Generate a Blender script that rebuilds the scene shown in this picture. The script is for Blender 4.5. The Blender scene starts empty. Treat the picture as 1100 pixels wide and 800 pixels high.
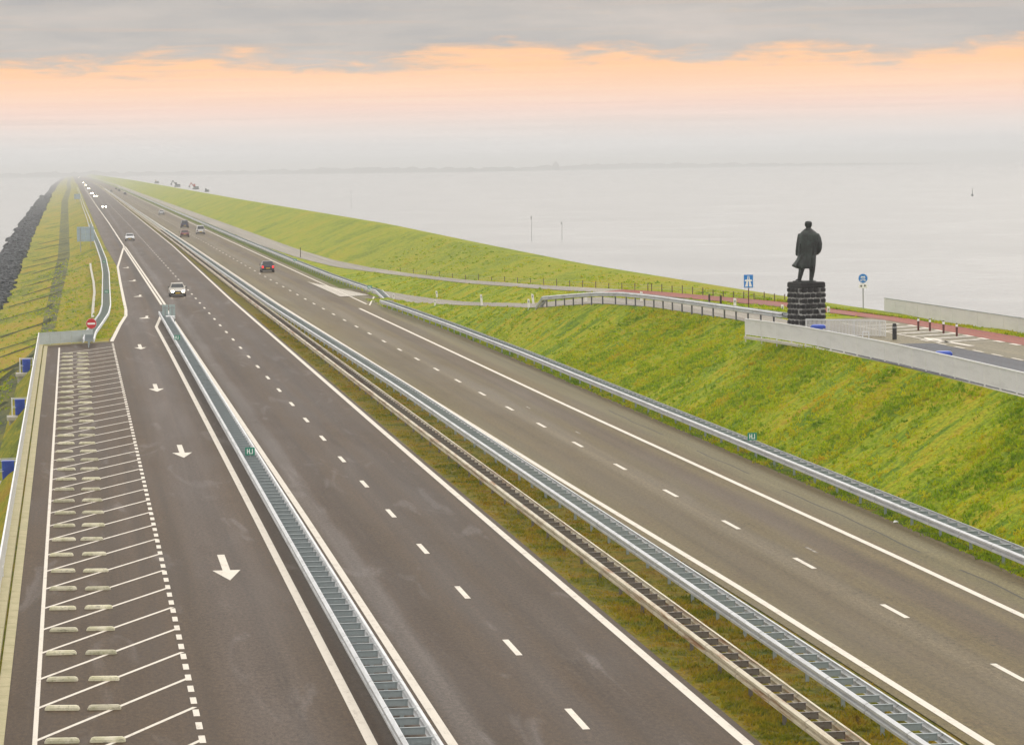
import bpy, math, random
import numpy as np
random.seed(7); rng = np.random.default_rng(7)
sc = bpy.context.scene; COL = sc.collection
PI = math.pi; R = math.radians

# ------------------------------------------------------------------ camera
FPX, CAMH, ROLL = 3430., 13.7, .015
TH = math.atan(223/FPX); PS = math.atan(460.8*math.cos(TH)/FPX)
def _basis():
    s, c = math.sin, math.cos
    F = np.array((s(PS)*c(TH), c(PS)*c(TH), -s(TH))); Rr = np.array((c(PS), -s(PS), 0.)); U = np.array((s(PS)*s(TH), c(PS)*s(TH), c(TH)))
    return c(ROLL)*Rr - s(ROLL)*U, s(ROLL)*Rr + c(ROLL)*U, F
CR, CU, CF = _basis()
def px(u, v, z=0.):
    """where the sight line through a photo point meets the level z: used to survey the place"""
    d = (u-550)/FPX*CR + (400-v)/FPX*CU + CF
    t = (z-CAMH)/d[2]
    return (float(d[0]*t), float(d[1]*t), float(z))

# ------------------------------------------------------------------ object helpers
def tag(o, label=None, cat=None, group=None, kind=None):
    if label: o['label'] = label
    if cat: o['category'] = cat
    if group: o['group'] = group
    if kind: o['kind'] = kind
    return o
def empty(name, loc, rz=0., label=None, cat=None, group=None):
    o = bpy.data.objects.new(name, None); COL.objects.link(o)
    o.location = loc; o.rotation_euler = (0, 0, rz); o.empty_display_size = .3
    return tag(o, label, cat, group)
def link(name, me, parent=None, loc=None):
    o = bpy.data.objects.new(name, me); COL.objects.link(o)
    if parent is not None: o.parent = parent
    if loc is not None: o.location = loc
    return o
class MB:
    def __init__(s): s.v = []; s.f = []; s.m = []
    def add(s, vs, fs, m=0):
        b = len(s.v); s.v += [tuple(p) for p in vs]
        s.f += [tuple(i+b for i in f) for f in fs]; s.m += [m]*len(fs); return s
    def box(s, x0, x1, y0, y1, z0, z1, m=0):
        return s.add([(x0,y0,z0),(x1,y0,z0),(x1,y1,z0),(x0,y1,z0),(x0,y0,z1),(x1,y0,z1),(x1,y1,z1),(x0,y1,z1)],
                     [(0,3,2,1),(4,5,6,7),(0,1,5,4),(1,2,6,5),(2,3,7,6),(3,0,4,7)], m)
    def bar(s, a, b, w, h=None, m=0, up=(0,0,1)):
        """a box section w wide, h high running from a to b"""
        h = w if h is None else h
        a = np.array(a, float); b = np.array(b, float); d = b-a; d = d/np.linalg.norm(d)
        n = np.cross(d, up)
        if np.linalg.norm(n) < 1e-4: n = np.cross(d, (1,0,0))
        n /= np.linalg.norm(n); q = np.cross(n, d)
        vs = [p + sx*n*w/2 + sz*q*h/2 for p in (a, b) for sx, sz in ((-1,-1),(1,-1),(1,1),(-1,1))]
        return s.add(vs, [(0,1,2,3),(7,6,5,4),(0,4,5,1),(1,5,6,2),(2,6,7,3),(3,7,4,0)], m)
    def tube(s, a, b, r0, r1=None, n=10, m=0):
        r1 = r0 if r1 is None else r1
        a = np.array(a, float); b = np.array(b, float); d = b-a; d /= np.linalg.norm(d)
        t = np.array((1,0,0)) if abs(d[0]) < .9 else np.array((0,1,0))
        p = np.cross(d, t); p /= np.linalg.norm(p); q = np.cross(d, p)
        vs = [c + r*(math.cos(2*PI*i/n)*p + math.sin(2*PI*i/n)*q) for c, r in ((a,r0),(b,r1)) for i in range(n)]
        return s.add(vs, [(i, (i+1)%n, n+(i+1)%n, n+i) for i in range(n)] + [tuple(range(n-1,-1,-1)), tuple(range(n,2*n))], m)
    def loft(s, rings, m=0, cap=True):
        n = len(rings[0]); vs = [p for r in rings for p in r]; fs = []
        for k in range(len(rings)-1):
            for i in range(n):
                j = (i+1) % n; fs.append((k*n+i, k*n+j, (k+1)*n+j, (k+1)*n+i))
        if cap: fs += [tuple(range(n-1,-1,-1)), tuple(range((len(rings)-1)*n, len(rings)*n))]
        return s.add(vs, fs, m)
    def poly(s, pts, z=None, m=0):
        return s.add([(p[0], p[1], p[2] if z is None else z) for p in pts], [tuple(range(len(pts)))], m)
    def mesh(s, name, mats, smooth=False):
        me = bpy.data.meshes.new(name); me.from_pydata(s.v, [], s.f)
        for x in (mats if isinstance(mats, (list, tuple)) else [mats]): me.materials.append(x)
        me.polygons.foreach_set('material_index', s.m)
        if smooth: me.polygons.foreach_set('use_smooth', [True]*len(s.f))
        me.update(); return me
    def build(s, name, mats, parent=None, loc=None, smooth=False):
        return link(name, s.mesh(name, mats, smooth), parent, loc)
def fix_normals(me):
    import bmesh
    b = bmesh.new(); b.from_mesh(me); bmesh.ops.recalc_face_normals(b, faces=b.faces); b.to_mesh(me); b.free()
def copy_tree(o, parent=None):
    c = o.copy(); COL.objects.link(c)
    if parent is not None: c.parent = parent
    for ch in list(o.children): copy_tree(ch, c)
    return c
ORD = 'first second third fourth fifth sixth seventh eighth ninth tenth eleventh twelfth thirteenth fourteenth fifteenth sixteenth seventeenth eighteenth nineteenth'.split()
def ordinal(i):
    if i < 19: return ORD[i]
    t, u = divmod(i+1, 10); w = {2:'twent', 3:'thirt', 4:'fort'}[t]
    return w+'ieth' if u == 0 else w+'y-'+ORD[u-1]

# ------------------------------------------------------------------ materials
def mat(name, base=(.5,.5,.5), rough=.6, metal=0., spec=.5, build=None, emit=None, es=0.):
    m = bpy.data.materials.new(name); m.use_nodes = True
    nt = m.node_tree; b = nt.nodes['Principled BSDF']
    b.inputs['Base Color'].default_value = (*base, 1); b.inputs['Roughness'].default_value = rough
    b.inputs['Metallic'].default_value = metal; b.inputs['Specular IOR Level'].default_value = spec
    if emit: b.inputs['Emission Color'].default_value = (*emit, 1); b.inputs['Emission Strength'].default_value = es
    if build: build(N(nt), b)
    return m
class N:
    """short node helpers"""
    def __init__(s, nt): s.nt = nt
    def n(s, t, **kw):
        x = s.nt.nodes.new(t)
        for k, v in kw.items(): setattr(x, k, v)
        return x
    def l(s, a, b): s.nt.links.new(a, b)
    def pos(s): return s.n('ShaderNodeTexCoord').outputs['Object']
    def scale(s, vec, k):
        m = s.n('ShaderNodeMapping'); s.l(vec, m.inputs['Vector']); m.inputs['Scale'].default_value = k; return m.outputs[0]
    def noise(s, vec, sc_=1., det=4., rough=.55, dist=0.):
        t = s.n('ShaderNodeTexNoise'); s.l(vec, t.inputs['Vector'])
        t.inputs['Scale'].default_value = sc_; t.inputs['Detail'].default_value = det; t.inputs['Roughness'].default_value = rough; t.inputs['Distortion'].default_value = dist
        return t.outputs['Fac']
    def ramp(s, fac, stops, interp='LINEAR'):
        r = s.n('ShaderNodeValToRGB'); s.l(fac, r.inputs[0]); e = r.color_ramp.elements; r.color_ramp.interpolation = interp
        while len(e) < len(stops): e.new(.5)
        for el, (p, c) in zip(e, stops):
            el.position = p; el.color = (c, c, c, 1) if isinstance(c, (int, float)) else (*c, 1)
        return r.outputs[0]
    def math(s, op, a, b=None, c=None, clamp=False):
        m = s.n('ShaderNodeMath', operation=op, use_clamp=clamp)
        for i, x in enumerate((a, b, c)):
            if x is None: continue
            if isinstance(x, (int, float)): m.inputs[i].default_value = x
            else: s.l(x, m.inputs[i])
        return m.outputs[0]
    def mix(s, fac, a, b, blend='MIX'):
        m = s.n('ShaderNodeMix', data_type='RGBA', blend_type=blend)
        for i, x in ((0, fac), (6, a), (7, b)):
            if isinstance(x, (int, float)): m.inputs[i].default_value = x
            elif isinstance(x, tuple): m.inputs[i].default_value = (*x, 1)
            else: s.l(x, m.inputs[i])
        return m.outputs[2]
    def bump(s, h, strength, dist, bsdf):
        b = s.n('ShaderNodeBump'); b.inputs['Strength'].default_value = strength; b.inputs['Distance'].default_value = dist
        s.l(h, b.inputs['Height']); s.l(b.outputs[0], bsdf.inputs['Normal'])
    def xyz(s, vec):
        x = s.n('ShaderNodeSeparateXYZ'); s.l(vec, x.inputs[0]); return x.outputs
    def remap(s, v, a, b, c=0., d=1.):
        m = s.n('ShaderNodeMapRange'); s.l(v, m.inputs[0])
        for i, x in enumerate((a, b, c, d)): m.inputs[i+1].default_value = x
        m.interpolation_type = 'SMOOTHSTEP'; return m.outputs[0]

def g_asphalt(dark, light, tint, bands=(), wet=0.):
    """worn asphalt: traffic lanes worn lighter or darker along the road, fine stones, long stains"""
    def f(n, b):
        p = n.pos(); x = n.xyz(p)[0]
        big = n.noise(n.scale(p, (.35, .035, 1)), 1., 5, .6, .4)
        c = n.mix(n.remap(big, .3, .72), dark, light)
        blot = n.noise(n.scale(p, (.5, .16, 1)), 1., 4, .6, .8)
        c = n.mix(n.math('MULTIPLY', n.remap(blot, .5, .75), .5), c, tint)
        for x0, w, col_, k in bands:
            d = n.math('ABSOLUTE', n.math('SUBTRACT', n.math('ADD', x, n.math('MULTIPLY', n.math('SUBTRACT', big, .5), .7)), x0))
            c = n.mix(n.math('MULTIPLY', n.remap(d, w, w*.25), k), c, col_)
        if wet:
            s = n.noise(n.scale(p, (.7, .09, 1)), 1., 3, .5, 1.2)
            c = n.mix(n.math('MULTIPLY', n.remap(s, .58, .72), wet), c, (.19, .17, .165))
        trk = n.noise(n.scale(p, (1.5, .012, 1)), 1., 4, .6); c = n.mix(.8, c, n.ramp(trk, [(.3, .72), (.7, 1.28)]), 'MULTIPLY')
        fine = n.noise(n.scale(p, (9, 3.2, 9)), 1., 3, .7)
        c = n.mix(.9, c, n.ramp(fine, [(.25, .5), (.75, 1.5)]), 'MULTIPLY')
        speck = n.noise(p, 26., 2, .6)
        c = n.mix(.9, c, n.ramp(speck, [(.3, .55), (.7, 1.45)]), 'MULTIPLY')
        vo = n.n('ShaderNodeTexVoronoi', feature='DISTANCE_TO_EDGE'); vo.inputs['Scale'].default_value = 1.
        wv = n.n('ShaderNodeVectorMath', operation='ADD'); n.l(n.scale(p, (.3, .12, 1)), wv.inputs[0])
        nc_ = n.n('ShaderNodeTexNoise'); n.l(n.scale(p, (1, .7, 1)), nc_.inputs[0]); sv = n.n('ShaderNodeVectorMath', operation='SCALE'); sv.inputs[3].default_value = .35
        n.l(nc_.outputs['Color'], sv.inputs[0]); n.l(sv.outputs[0], wv.inputs[1]); n.l(wv.outputs[0], vo.inputs['Vector'])
        ck = n.math('MULTIPLY', n.remap(vo.outputs['Distance'], .011, .003), n.remap(big, .52, .62)); c = n.mix(n.math('MULTIPLY', ck, .55), c, (.02,.016,.012))
        # transverse paving joints
        y = n.xyz(p)[1]
        yy = n.math('FRACT', n.math('MULTIPLY', n.math('ADD', y, n.math('MULTIPLY', x, .11)), 1/37.))
        c = n.mix(n.math('MULTIPLY', n.math('LESS_THAN', yy, .0028), .4), c, (.03, .03, .03))
        n.l(c, b.inputs['Base Color'])
        n.l(n.ramp(big, [(.3, .5), (.75, .65)]), b.inputs['Roughness']); b.inputs['Specular IOR Level'].default_value = .07
        n.bump(speck, .35, .02, b)
    return f
def g_grass(cols, s1=.35, stretch=(1, 1, 1), bumpk=1.):
    """rough grass in patches: lush, yellowed and brown clumps"""
    def f(n, b):
        p = n.pos(); q = n.scale(p, stretch)
        big = n.noise(q, s1, 5, .62, .6); mid = n.noise(n.scale(q, (1, .6, 1)), 1.6, 4, .65, .8); fin = n.noise(n.scale(p, (7, 3, 7)), 1., 4, .7)
        c = n.ramp(n.math('ADD', n.math('MULTIPLY', big, .6), n.math('MULTIPLY', mid, .4)), list(zip((.36, .445, .5, .56, .66), cols)))
        c = n.mix(.85, c, n.ramp(fin, [(.28, .45), (.5, 1.), (.75, 1.45)]), 'MULTIPLY')
        n.l(c, b.inputs['Base Color'])
        n.bump(n.math('ADD', mid, n.math('MULTIPLY', fin, .8)), .8*bumpk, .3, b)
    return f
GRASS_SLOPE = [(.075,.155,.003), (.165,.25,.003), (.26,.32,.004), (.34,.33,.006), (.38,.25,.012)]
GRASS_MED = [(.075,.1,.006), (.13,.13,.006), (.19,.16,.008), (.22,.155,.012), (.2,.12,.016)]
M = {}
def mk(name, *a, **k): M[name] = mat(name, *a, **k)
mk('asphalt_lay', rough=.55, build=g_asphalt((.05,.03,.015), (.075,.05,.029), (.046,.025,.01),
    [(4.6,1.7,(.088,.068,.056),.7),(9.9,.9,(.052,.035,.024),.6),(9.05,.6,(.115,.1,.092),.6),(13.6,.8,(.055,.042,.034),.5),(11.9,.9,(.07,.055,.046),.4),(7.2,.8,(.034,.028,.024),.6)], .3))
mk('asphalt_old', rough=.6, build=g_asphalt((.092,.067,.026), (.122,.092,.041), (.082,.052,.024),
    [(22.6,1.1,(.1,.074,.04),.5),(23.9,.9,(.14,.115,.078),.6),(26,1.,(.078,.053,.033),.7),(20.6,.7,(.13,.105,.04),.5),(28.9,1.2,(.14,.122,.052),.7)], .0))
mk('asphalt_service', rough=.8, build=g_asphalt((.22,.2,.165), (.28,.255,.21), (.19,.16,.13)))
mk('asphalt_plateau', rough=.8, build=g_asphalt((.15,.13,.08), (.2,.175,.11), (.16,.125,.08)))
mk('asphalt_dark', rough=.7, build=g_asphalt((.055,.06,.075), (.078,.082,.096), (.06,.06,.065)))
mk('seam', (.04,.034,.022), .8)
mk('asphalt_patch', rough=.6, build=g_asphalt((.047,.034,.023), (.062,.047,.033), (.044,.03,.02)))
mk('drain_grass', rough=.9, spec=.1, build=g_grass([(.015,.022,.01), (.03,.04,.012), (.045,.055,.015), (.07,.075,.02), (.1,.09,.02)], .8))
mk('path_red', rough=.85, build=g_asphalt((.19,.045,.026), (.25,.065,.04), (.19,.07,.045)))
mk('grass_slope', rough=.9, spec=.1, build=g_grass(GRASS_SLOPE, .4, (.5, 1.1, .5)))
mk('grass_foot', rough=.9, spec=.1, build=g_grass([(.05,.09,.004), (.08,.13,.005), (.11,.15,.006), (.16,.17,.01), (.22,.15,.02)], .6))
mk('grass_far', rough=.9, spec=.15, build=g_grass([(.14,.19,.003), (.2,.255,.004), (.25,.29,.005), (.3,.3,.007), (.32,.27,.011)], .12, (1, .5, 1)))
mk('grass_median', rough=.9, spec=.15, build=g_grass(GRASS_MED, .5))
mk('grass_left', rough=.9, spec=.15, build=g_grass([(.09,.12,.006), (.17,.2,.006), (.26,.25,.008), (.32,.25,.01), (.3,.17,.02)], .16, (1, .3, 1)))
mk('grass_band', rough=.9, spec=.15, build=g_grass([(.05,.065,.035), (.08,.095,.04), (.12,.125,.04), (.16,.16,.03), (.2,.19,.02)], .3, (1, .3, 1)))
mk('stone_bed', rough=.8, spec=.08, build=g_grass([(.012,.015,.018), (.02,.024,.028), (.03,.034,.038), (.04,.042,.044), (.08,.06,.04)], .4))
def blades(cols, s1=.35):
    def f(n, b):
        g_grass(cols, s1)(n, b)
        for l in list(b.inputs['Normal'].links): n.nt.links.remove(l)
        c = b.inputs['Base Color'].links[0].from_socket
        d = n.n('ShaderNodeBsdfDiffuse'); t = n.n('ShaderNodeBsdfTranslucent'); m = n.n('ShaderNodeMixShader'); m.inputs[0].default_value = .5
        n.l(c, d.inputs[0]); n.l(c, t.inputs[0]); n.l(d.outputs[0], m.inputs[1]); n.l(t.outputs[0], m.inputs[2])
        n.l(m.outputs[0], n.nt.nodes['Material Output'].inputs['Surface'])
    return f
up_ = lambda cols, k: [tuple(min(.9, x*k) for x in c) for c in cols]
mk('blades_slope', rough=.9, spec=.1, build=blades(up_(GRASS_SLOPE, 1.35))); mk('blades_median', rough=.9, spec=.1, build=blades(up_(GRASS_MED, 1.6), .5))
def g_paint(n, b):
    p = n.pos(); w = n.noise(n.scale(p, (3, 1.2, 3)), 1., 5, .7); f = n.noise(p, 22., 3, .6)
    c = n.mix(n.remap(n.math('ADD', n.math('MULTIPLY', w, .6), n.math('MULTIPLY', f, .4)), .5, .7), (.64,.59,.51), (.34,.29,.23))
    n.l(c, b.inputs['Base Color'])
mk('road_paint', rough=.6, build=g_paint)
def g_worn(n, b):
    p = n.pos(); w = n.noise(p, 3., 5, .7)
    n.l(n.mix(n.remap(w, .4, .62), (.3,.27,.22), (.1,.08,.06)), b.inputs['Base Color'])
mk('worn_paint', rough=.7, build=g_worn)
mk('pale_worn_paint', rough=.7, build=lambda n, b: n.l(n.mix(n.remap(n.noise(n.pos(), 2.2, 5, .7), .42, .6), (.5,.47,.42), (.2,.175,.12)), b.inputs['Base Color']))
def g_steel(base, dirt, k, rust=None):
    def f(n, b):
        p = n.pos(); w = n.noise(n.scale(p, (3, .5, 3)), 1., 5, .65)
        c = n.mix(n.math('MULTIPLY', n.remap(w, .45, .7), k), base, dirt)
        if rust:
            r = n.noise(n.scale(p, (4, .22, 6)), 1., 5, .7, .5); c = n.mix(n.remap(r, .49, .64), c, rust)
        if k > .65:
            jy = n.math('FRACT', n.math('MULTIPLY', n.xyz(p)[1], .25)); c = n.mix(n.math('MULTIPLY', n.math('LESS_THAN', jy, .03), .55), c, dirt); c = n.mix(n.math('MULTIPLY', n.math('LESS_THAN', jy, .008), .8), c, (.06,.06,.06))
            ft = n.noise(n.scale(p, (8, 1.2, 8)), 1., 4, .7); c = n.mix(.5, c, n.ramp(ft, [(.3, .7), (.7, 1.15)]), 'MULTIPLY')
        n.l(c, b.inputs['Base Color']); n.l(n.ramp(w, [(.3, .35), (.7, .6)]), b.inputs['Roughness'])
    return f
mk('galvanised', metal=.35, rough=.45, build=g_steel((.56,.58,.6), (.4,.41,.42), .7))
mk('galv_dark', metal=.2, rough=.5, build=g_steel((.36,.42,.44), (.26,.3,.31), .7))
mk('galv_old', metal=.15, rough=.6, build=g_steel((.56,.51,.38), (.34,.27,.16), .8, (.28,.14,.05)))
mk('rusty_steel', metal=.1, rough=.8, build=g_steel((.2,.18,.16), (.1,.075,.06), .8, (.1,.05,.028)))
mk('fence_grey', rough=.5, build=g_steel((.68,.68,.675), (.57,.57,.565), .6))
mk('fence_white', rough=.5, build=g_steel((.74,.75,.76), (.6,.61,.62), .5))
mk('fence_panel', rough=.45, build=g_steel((.52,.57,.56), (.44,.49,.48), .5))
def g_conc(a, c2, moss):
    def f(n, b):
        p = n.pos(); w = n.noise(p, 1.4, 5, .65); f_ = n.noise(p, 14., 4, .7)
        c = n.mix(n.remap(w, .35, .7), a, c2); c = n.mix(n.math('MULTIPLY', n.remap(f_, .5, .75), .6), c, moss)
        n.l(c, b.inputs['Base Color']); n.bump(f_, .4, .02, b)
    return f
mk('concrete_kerb', rough=.85, build=g_conc((.42,.37,.22), (.34,.31,.17), (.22,.22,.08)))
def g_stop(n, b):
    oi = n.n('ShaderNodeObjectInfo').outputs['Random']; ad = n.n('ShaderNodeVectorMath', operation='ADD'); cb = n.n('ShaderNodeCombineXYZ')
    n.l(n.math('MULTIPLY', oi, 37.), cb.inputs[0]); n.l(n.pos(), ad.inputs[0]); n.l(cb.outputs[0], ad.inputs[1]); p = ad.outputs[0]
    w = n.noise(p, 2.2, 5, .65); f_ = n.noise(p, 9., 5, .7); c = n.mix(n.remap(w, .35, .68), (.72,.68,.53), (.52,.5,.33))
    c = n.mix(n.math('MULTIPLY', n.remap(f_, .52, .68), .7), c, (.3,.3,.16)); c = n.mix(n.math('MULTIPLY', n.remap(n.noise(n.scale(p, (1.2, 6, 6)), 2.4, 4, .7), .58, .66), .6), c, (.1,.09,.08))
    c = n.mix(1., c, n.ramp(oi, [(0., .72), (1., 1.08)]), 'MULTIPLY'); n.l(c, b.inputs['Base Color']); n.bump(f_, .5, .02, b)
mk('concrete_stop', rough=.85, build=g_stop)
mk('concrete_pale', rough=.85, build=g_conc((.5,.48,.42), (.42,.4,.34), (.35,.33,.25)))
mk('white_plastic', (.8,.78,.72), .5)
mk('bin_blue', (.02,.07,.42), .35, build=lambda n, b: n.l(n.mix(n.remap(n.noise(n.pos(), 3., 4), .4, .7), (.018,.06,.42), (.03,.1,.5)), b.inputs['Base Color']))
mk('sign_blue', (.01,.2,.62), .4); mk('sign_white', (.85,.85,.85), .4); mk('sign_red', (.55,.01,.02), .4)
mk('sign_green', (.0,.24,.15), .45); mk('sign_back', rough=.5, metal=.2, build=g_steel((.38,.48,.57), (.31,.4,.48), .6)); mk('sign_back_grey', rough=.5, metal=.2, build=g_steel((.38,.47,.47), (.3,.38,.38), .6))
mk('post_grey', (.33,.34,.34), .5, .3); mk('black_plastic', (.012,.012,.013), .45); mk('dark_wood', (.05,.03,.02), .8, build=g_conc((.06,.035,.02), (.04,.028,.02), (.09,.05,.03)))
mk('weathered_wood', rough=.8, build=g_conc((.16,.11,.06), (.1,.07,.04), (.16,.13,.06)))
mk('stake_grey', (.36,.37,.37), .8)
mk('red_brown_paint', (.1,.02,.015), .5)
def g_bronze(n, b):
    p = n.pos(); w = n.noise(p, 2.2, 5, .65); f_ = n.noise(n.scale(p, (9, 9, 3)), 1., 4, .65)
    n.l(n.mix(n.remap(w, .4, .7), (.009,.011,.011), (.034,.05,.043)), b.inputs['Base Color']); n.bump(f_, .5, .05, b)
mk('bronze', rough=.42, metal=.1, spec=.4, build=g_bronze)
def g_basalt(n, b):
    p = n.pos(); w = n.noise(p, 3., 5, .7); f_ = n.noise(p, 12., 4, .7)
    n.l(n.mix(n.remap(w, .4, .7), (.004,.004,.005), (.022,.02,.021)), b.inputs['Base Color']); n.bump(f_, .7, .05, b)
mk('basalt', rough=.6, spec=.25, build=g_basalt); mk('mortar', rough=.9, build=g_conc((.4,.4,.39), (.06,.06,.06), (.03,.03,.03)))
mk('rock', rough=.7, spec=.12, build=g_grass([(.012,.015,.018), (.025,.03,.036), (.045,.052,.06), (.085,.095,.105), (.2,.205,.21)], 1.5))
def g_water(n, b):
    p = n.pos()
    a = n.noise(n.scale(p, (.32, .16, 1)), 1., 4, .6, .4); c = n.noise(n.scale(p, (.03, .02, 1)), 1., 4, .6, .8); h = n.noise(n.scale(p, (1.6, .9, 1)), 1., 3, .6)
    n.bump(n.math('ADD', n.math('ADD', a, n.math('MULTIPLY', h, .35)), n.math('MULTIPLY', c, .6)), .55, .55, b)
    n.l(n.ramp(c, [(.35, (.17,.175,.18)), (.65, (.25,.255,.26))]), b.inputs['Base Color'])
    b.inputs['IOR'].default_value = 1.33
mk('sea_water', (.2,.21,.2), .22, build=g_water)
mk('foam', (.75,.76,.76), .8)
mk('far_land', rough=1., spec=0., build=g_grass([(.03,.04,.035), (.045,.055,.045), (.06,.07,.055), (.07,.08,.06), (.09,.09,.08)], .01))

# ------------------------------------------------------------------ survey of the dike: columns x(y), z(y)
class Colm:
    def __init__(s, pts, z=None, smooth=.03):
        P = sorted([(p[1], p[0], p[2] if z is None else z) for p in pts]); a = np.array(P)
        s.y, s.x, s.z, s.k = a[:,0], a[:,1], a[:,2], smooth
    def at(s, y):
        y = np.asarray(y, float); ws = np.linspace(-1, 1, 9)*s.k
        x = np.mean([np.interp(y*(1+w), s.y, s.x) for w in ws], 0); z = np.mean([np.interp(y*(1+w), s.y, s.z) for w in ws], 0)
        return x - np.clip((y-3000)/5000, 0, 2)*14, z
def cx(c, y): return float(c.at(y)[0])
W = lambda *p: [(a, b, 0.) for a, b in p]
FENCE = Colm(W((-2.6,30),(-2.8,77),(-3.5,252),(-3.5,260)), smooth=0)
LN_A = Colm(W((15.3,0),(15.25,150),(15.4,341),(16.3,581),(16.4,1724),(16,3500)))
LN_B = Colm(W((11.85,0),(11.9,162),(11.9,400),(12.,800),(11.4,1300),(10.,2500)))
LN_L2 = Colm(W((8.45,0),(8.45,123),(8.15,290),(8.1,340),(7.6,580),(7.2,856),(6.1,1274),(4,2300),(2.5,3500)))
LN_L1 = Colm(W((6.6,0),(6.55,124),(6.4,239),(6.3,280)), smooth=.0)
LN_C = Colm(W((20.85,0),(20.75,99),(20.4,139),(19.55,321),(19.6,578),(18.8,1785),(18.4,3500)))
LN_D = Colm(W((27.8,0),(27.65,105),(27.1,182),(26.5,335),(26.3,431),(26.2,900),(25.6,3500)))
LASPH = Colm(W((2.25,258),(3.95,304),(4.1,325),(4.9,467),(4.2,590),(3.1,1029),(-1.5,2800),(-3,4000)))
SHORE = Colm(W((-17,0),(-17.4,400),(-17.9,714),(-21.5,1192),(-26.9,2019),(-35.1,4055)))
P_TOP = 4.0
K = []
K.append(Colm([(x-10, y, -7.4) for y, x in zip(SHORE.y, SHORE.x)]))
K.append(Colm([(x, y, -4.65) for y, x in zip(SHORE.y, SHORE.x)]))
K.append(Colm([(-10.6,0,-3.2),(-10.4,450,-3.2),(-13.2,830,-3.2),(-21.5,2311,-3.2),(-25,4000,-3.2)]))
K.append(Colm([(-7.6,0,-2.3),(-7.4,230,-2.3),(-4.2,290,-2.),(-4.4,595,-2.),(-10.1,1718,-2.),(-14,4000,-2.)]))
K.append(Colm([(-4.2,0,-1.3),(-4.8,235,-1.3),(-2.9,285,-1.8),(-2.2,589,-1.8),(-6.6,1701,-1.8),(-9.5,4000,-1.8)], smooth=.02))
K.append(Colm([(-2.95,0,-.06),(-3.15,77,-.06),(-3.75,258.5,-.06),(.1,262.5,-.05),(.9,290,-.03),(1.7,340,-.03),(2.3,415,-.03),(2.5,477,-.03),(2,568,-.03),(1.2,800,-.03),(-.2,1184,-.03),(-4.2,2821,-.03),(-6,4000,-.03)], smooth=0))
K.append(Colm([(-2.0,0,-.03),(-2.2,77,-.03),(-2.9,256,-.03),(1.9,258,-.03)]+[(x, y, -.03) for y, x in zip(LASPH.y, LASPH.x)][1:], smooth=0))
K.append(Colm([(x+.33, y, -.03) for y, x in zip(LN_A.y, LN_A.x)]))
K.append(Colm([(17.7,0,-.06),(17.6,300,-.06),(17.6,1000,-.04),(17.2,3000,-.04)]))
K.append(Colm([(x-.45, y, -.03) for y, x in zip(LN_C.y, LN_C.x)]))
K.append(Colm([(30.3,0,-.03),(30.2,254,-.03),(29.8,290,-.03),(29.0,314,-.02),(29.0,360,-.02),(28.8,605,-.02),(28.8,4000,-.02)], smooth=.0))
K.append(Colm([(31.3,0,.05),(31.2,250,.05),(30.4,300,.04),(30.2,320,.03),(30.7,360,.0),(30.6,420,.0),(30.4,4000,.0)]))
RL = [px(u,v,z) for u,v,z in ((800,345,4.),(700,330,3.9),(640,326,3.6),(575,331,2.6),(520,329,1.6),(471,327,.8),(438,325,.2))]
K.append(Colm([(37.6,0,P_TOP),(37.6,160,P_TOP),(38.,175,P_TOP)] + RL + [(30.9,345,.03),(31.,370,.03),(31.,4000,.03)], smooth=.015))
RR = [px(u,v,z) for u,v,z in ((800,332.5,4.),(700,322.8,3.9),(640,318.8,3.6),(575,326.2,2.6),(520,325.2,1.6),(500,324.4,1.3),(467,321.2,.7),(441,317.5,.25))]
K.append(Colm([(42.2,0,P_TOP),(42.2,185,P_TOP)] + RR + [(31.6,360,.04),(31.7,400,.04),(31.7,4000,.04)], smooth=.015))
PF = [px(u,v,z) for u,v,z in ((950,344,4.02),(840,330,4.05),(700,317.5,4.),(600,312,3.3),(500,304.5,2.2),(440,297.5,1.2),(400,292.4,.6),(360,287,.2),(320,277,.1),(280,263.6,.1))]
PB = [px(u,v,z) for u,v,z in ((950,338.5,4.02),(840,324.6,4.05),(700,313,4.),(600,307.8,3.3),(500,301,2.2),(440,294,1.2),(400,288,.6),(360,280,.2),(320,268,.1),(280,253.6,.1))]
K.append(Colm([(47.9,0,P_TOP),(47.9,160,P_TOP)] + PF + [(31.9,1192,.1),(31.6,4000,.1)], smooth=.02))
K.append(Colm([(50.4,0,P_TOP),(50.2,160,P_TOP)] + PB + [(35.6,1192,.1),(35.2,4000,.1)], smooth=.02))
K.append(Colm([(52,0,P_TOP),(51.6,170,P_TOP)] + [px(905,333,4.1),px(760,310,4.25),px(600,283,4.35),px(500,262,4.4),px(400,240,4.4),px(250,214,4.4)] + [(47,1700,4.4),(48,4000,4.4)], smooth=.04))
K.append(Colm([(x+2.5, y, z-.1) for y, x, z in zip(K[-1].y, K[-1].x, K[-1].z)], smooth=.04))
K.append(Colm([(x+28, y, -6.5) for y, x in zip(K[-2].y, K[-2].x)], smooth=.04))
K.append(Colm([(x+45, y, -8.) for y, x in zip(K[-3].y, K[-3].x)], smooth=.04))
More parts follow.
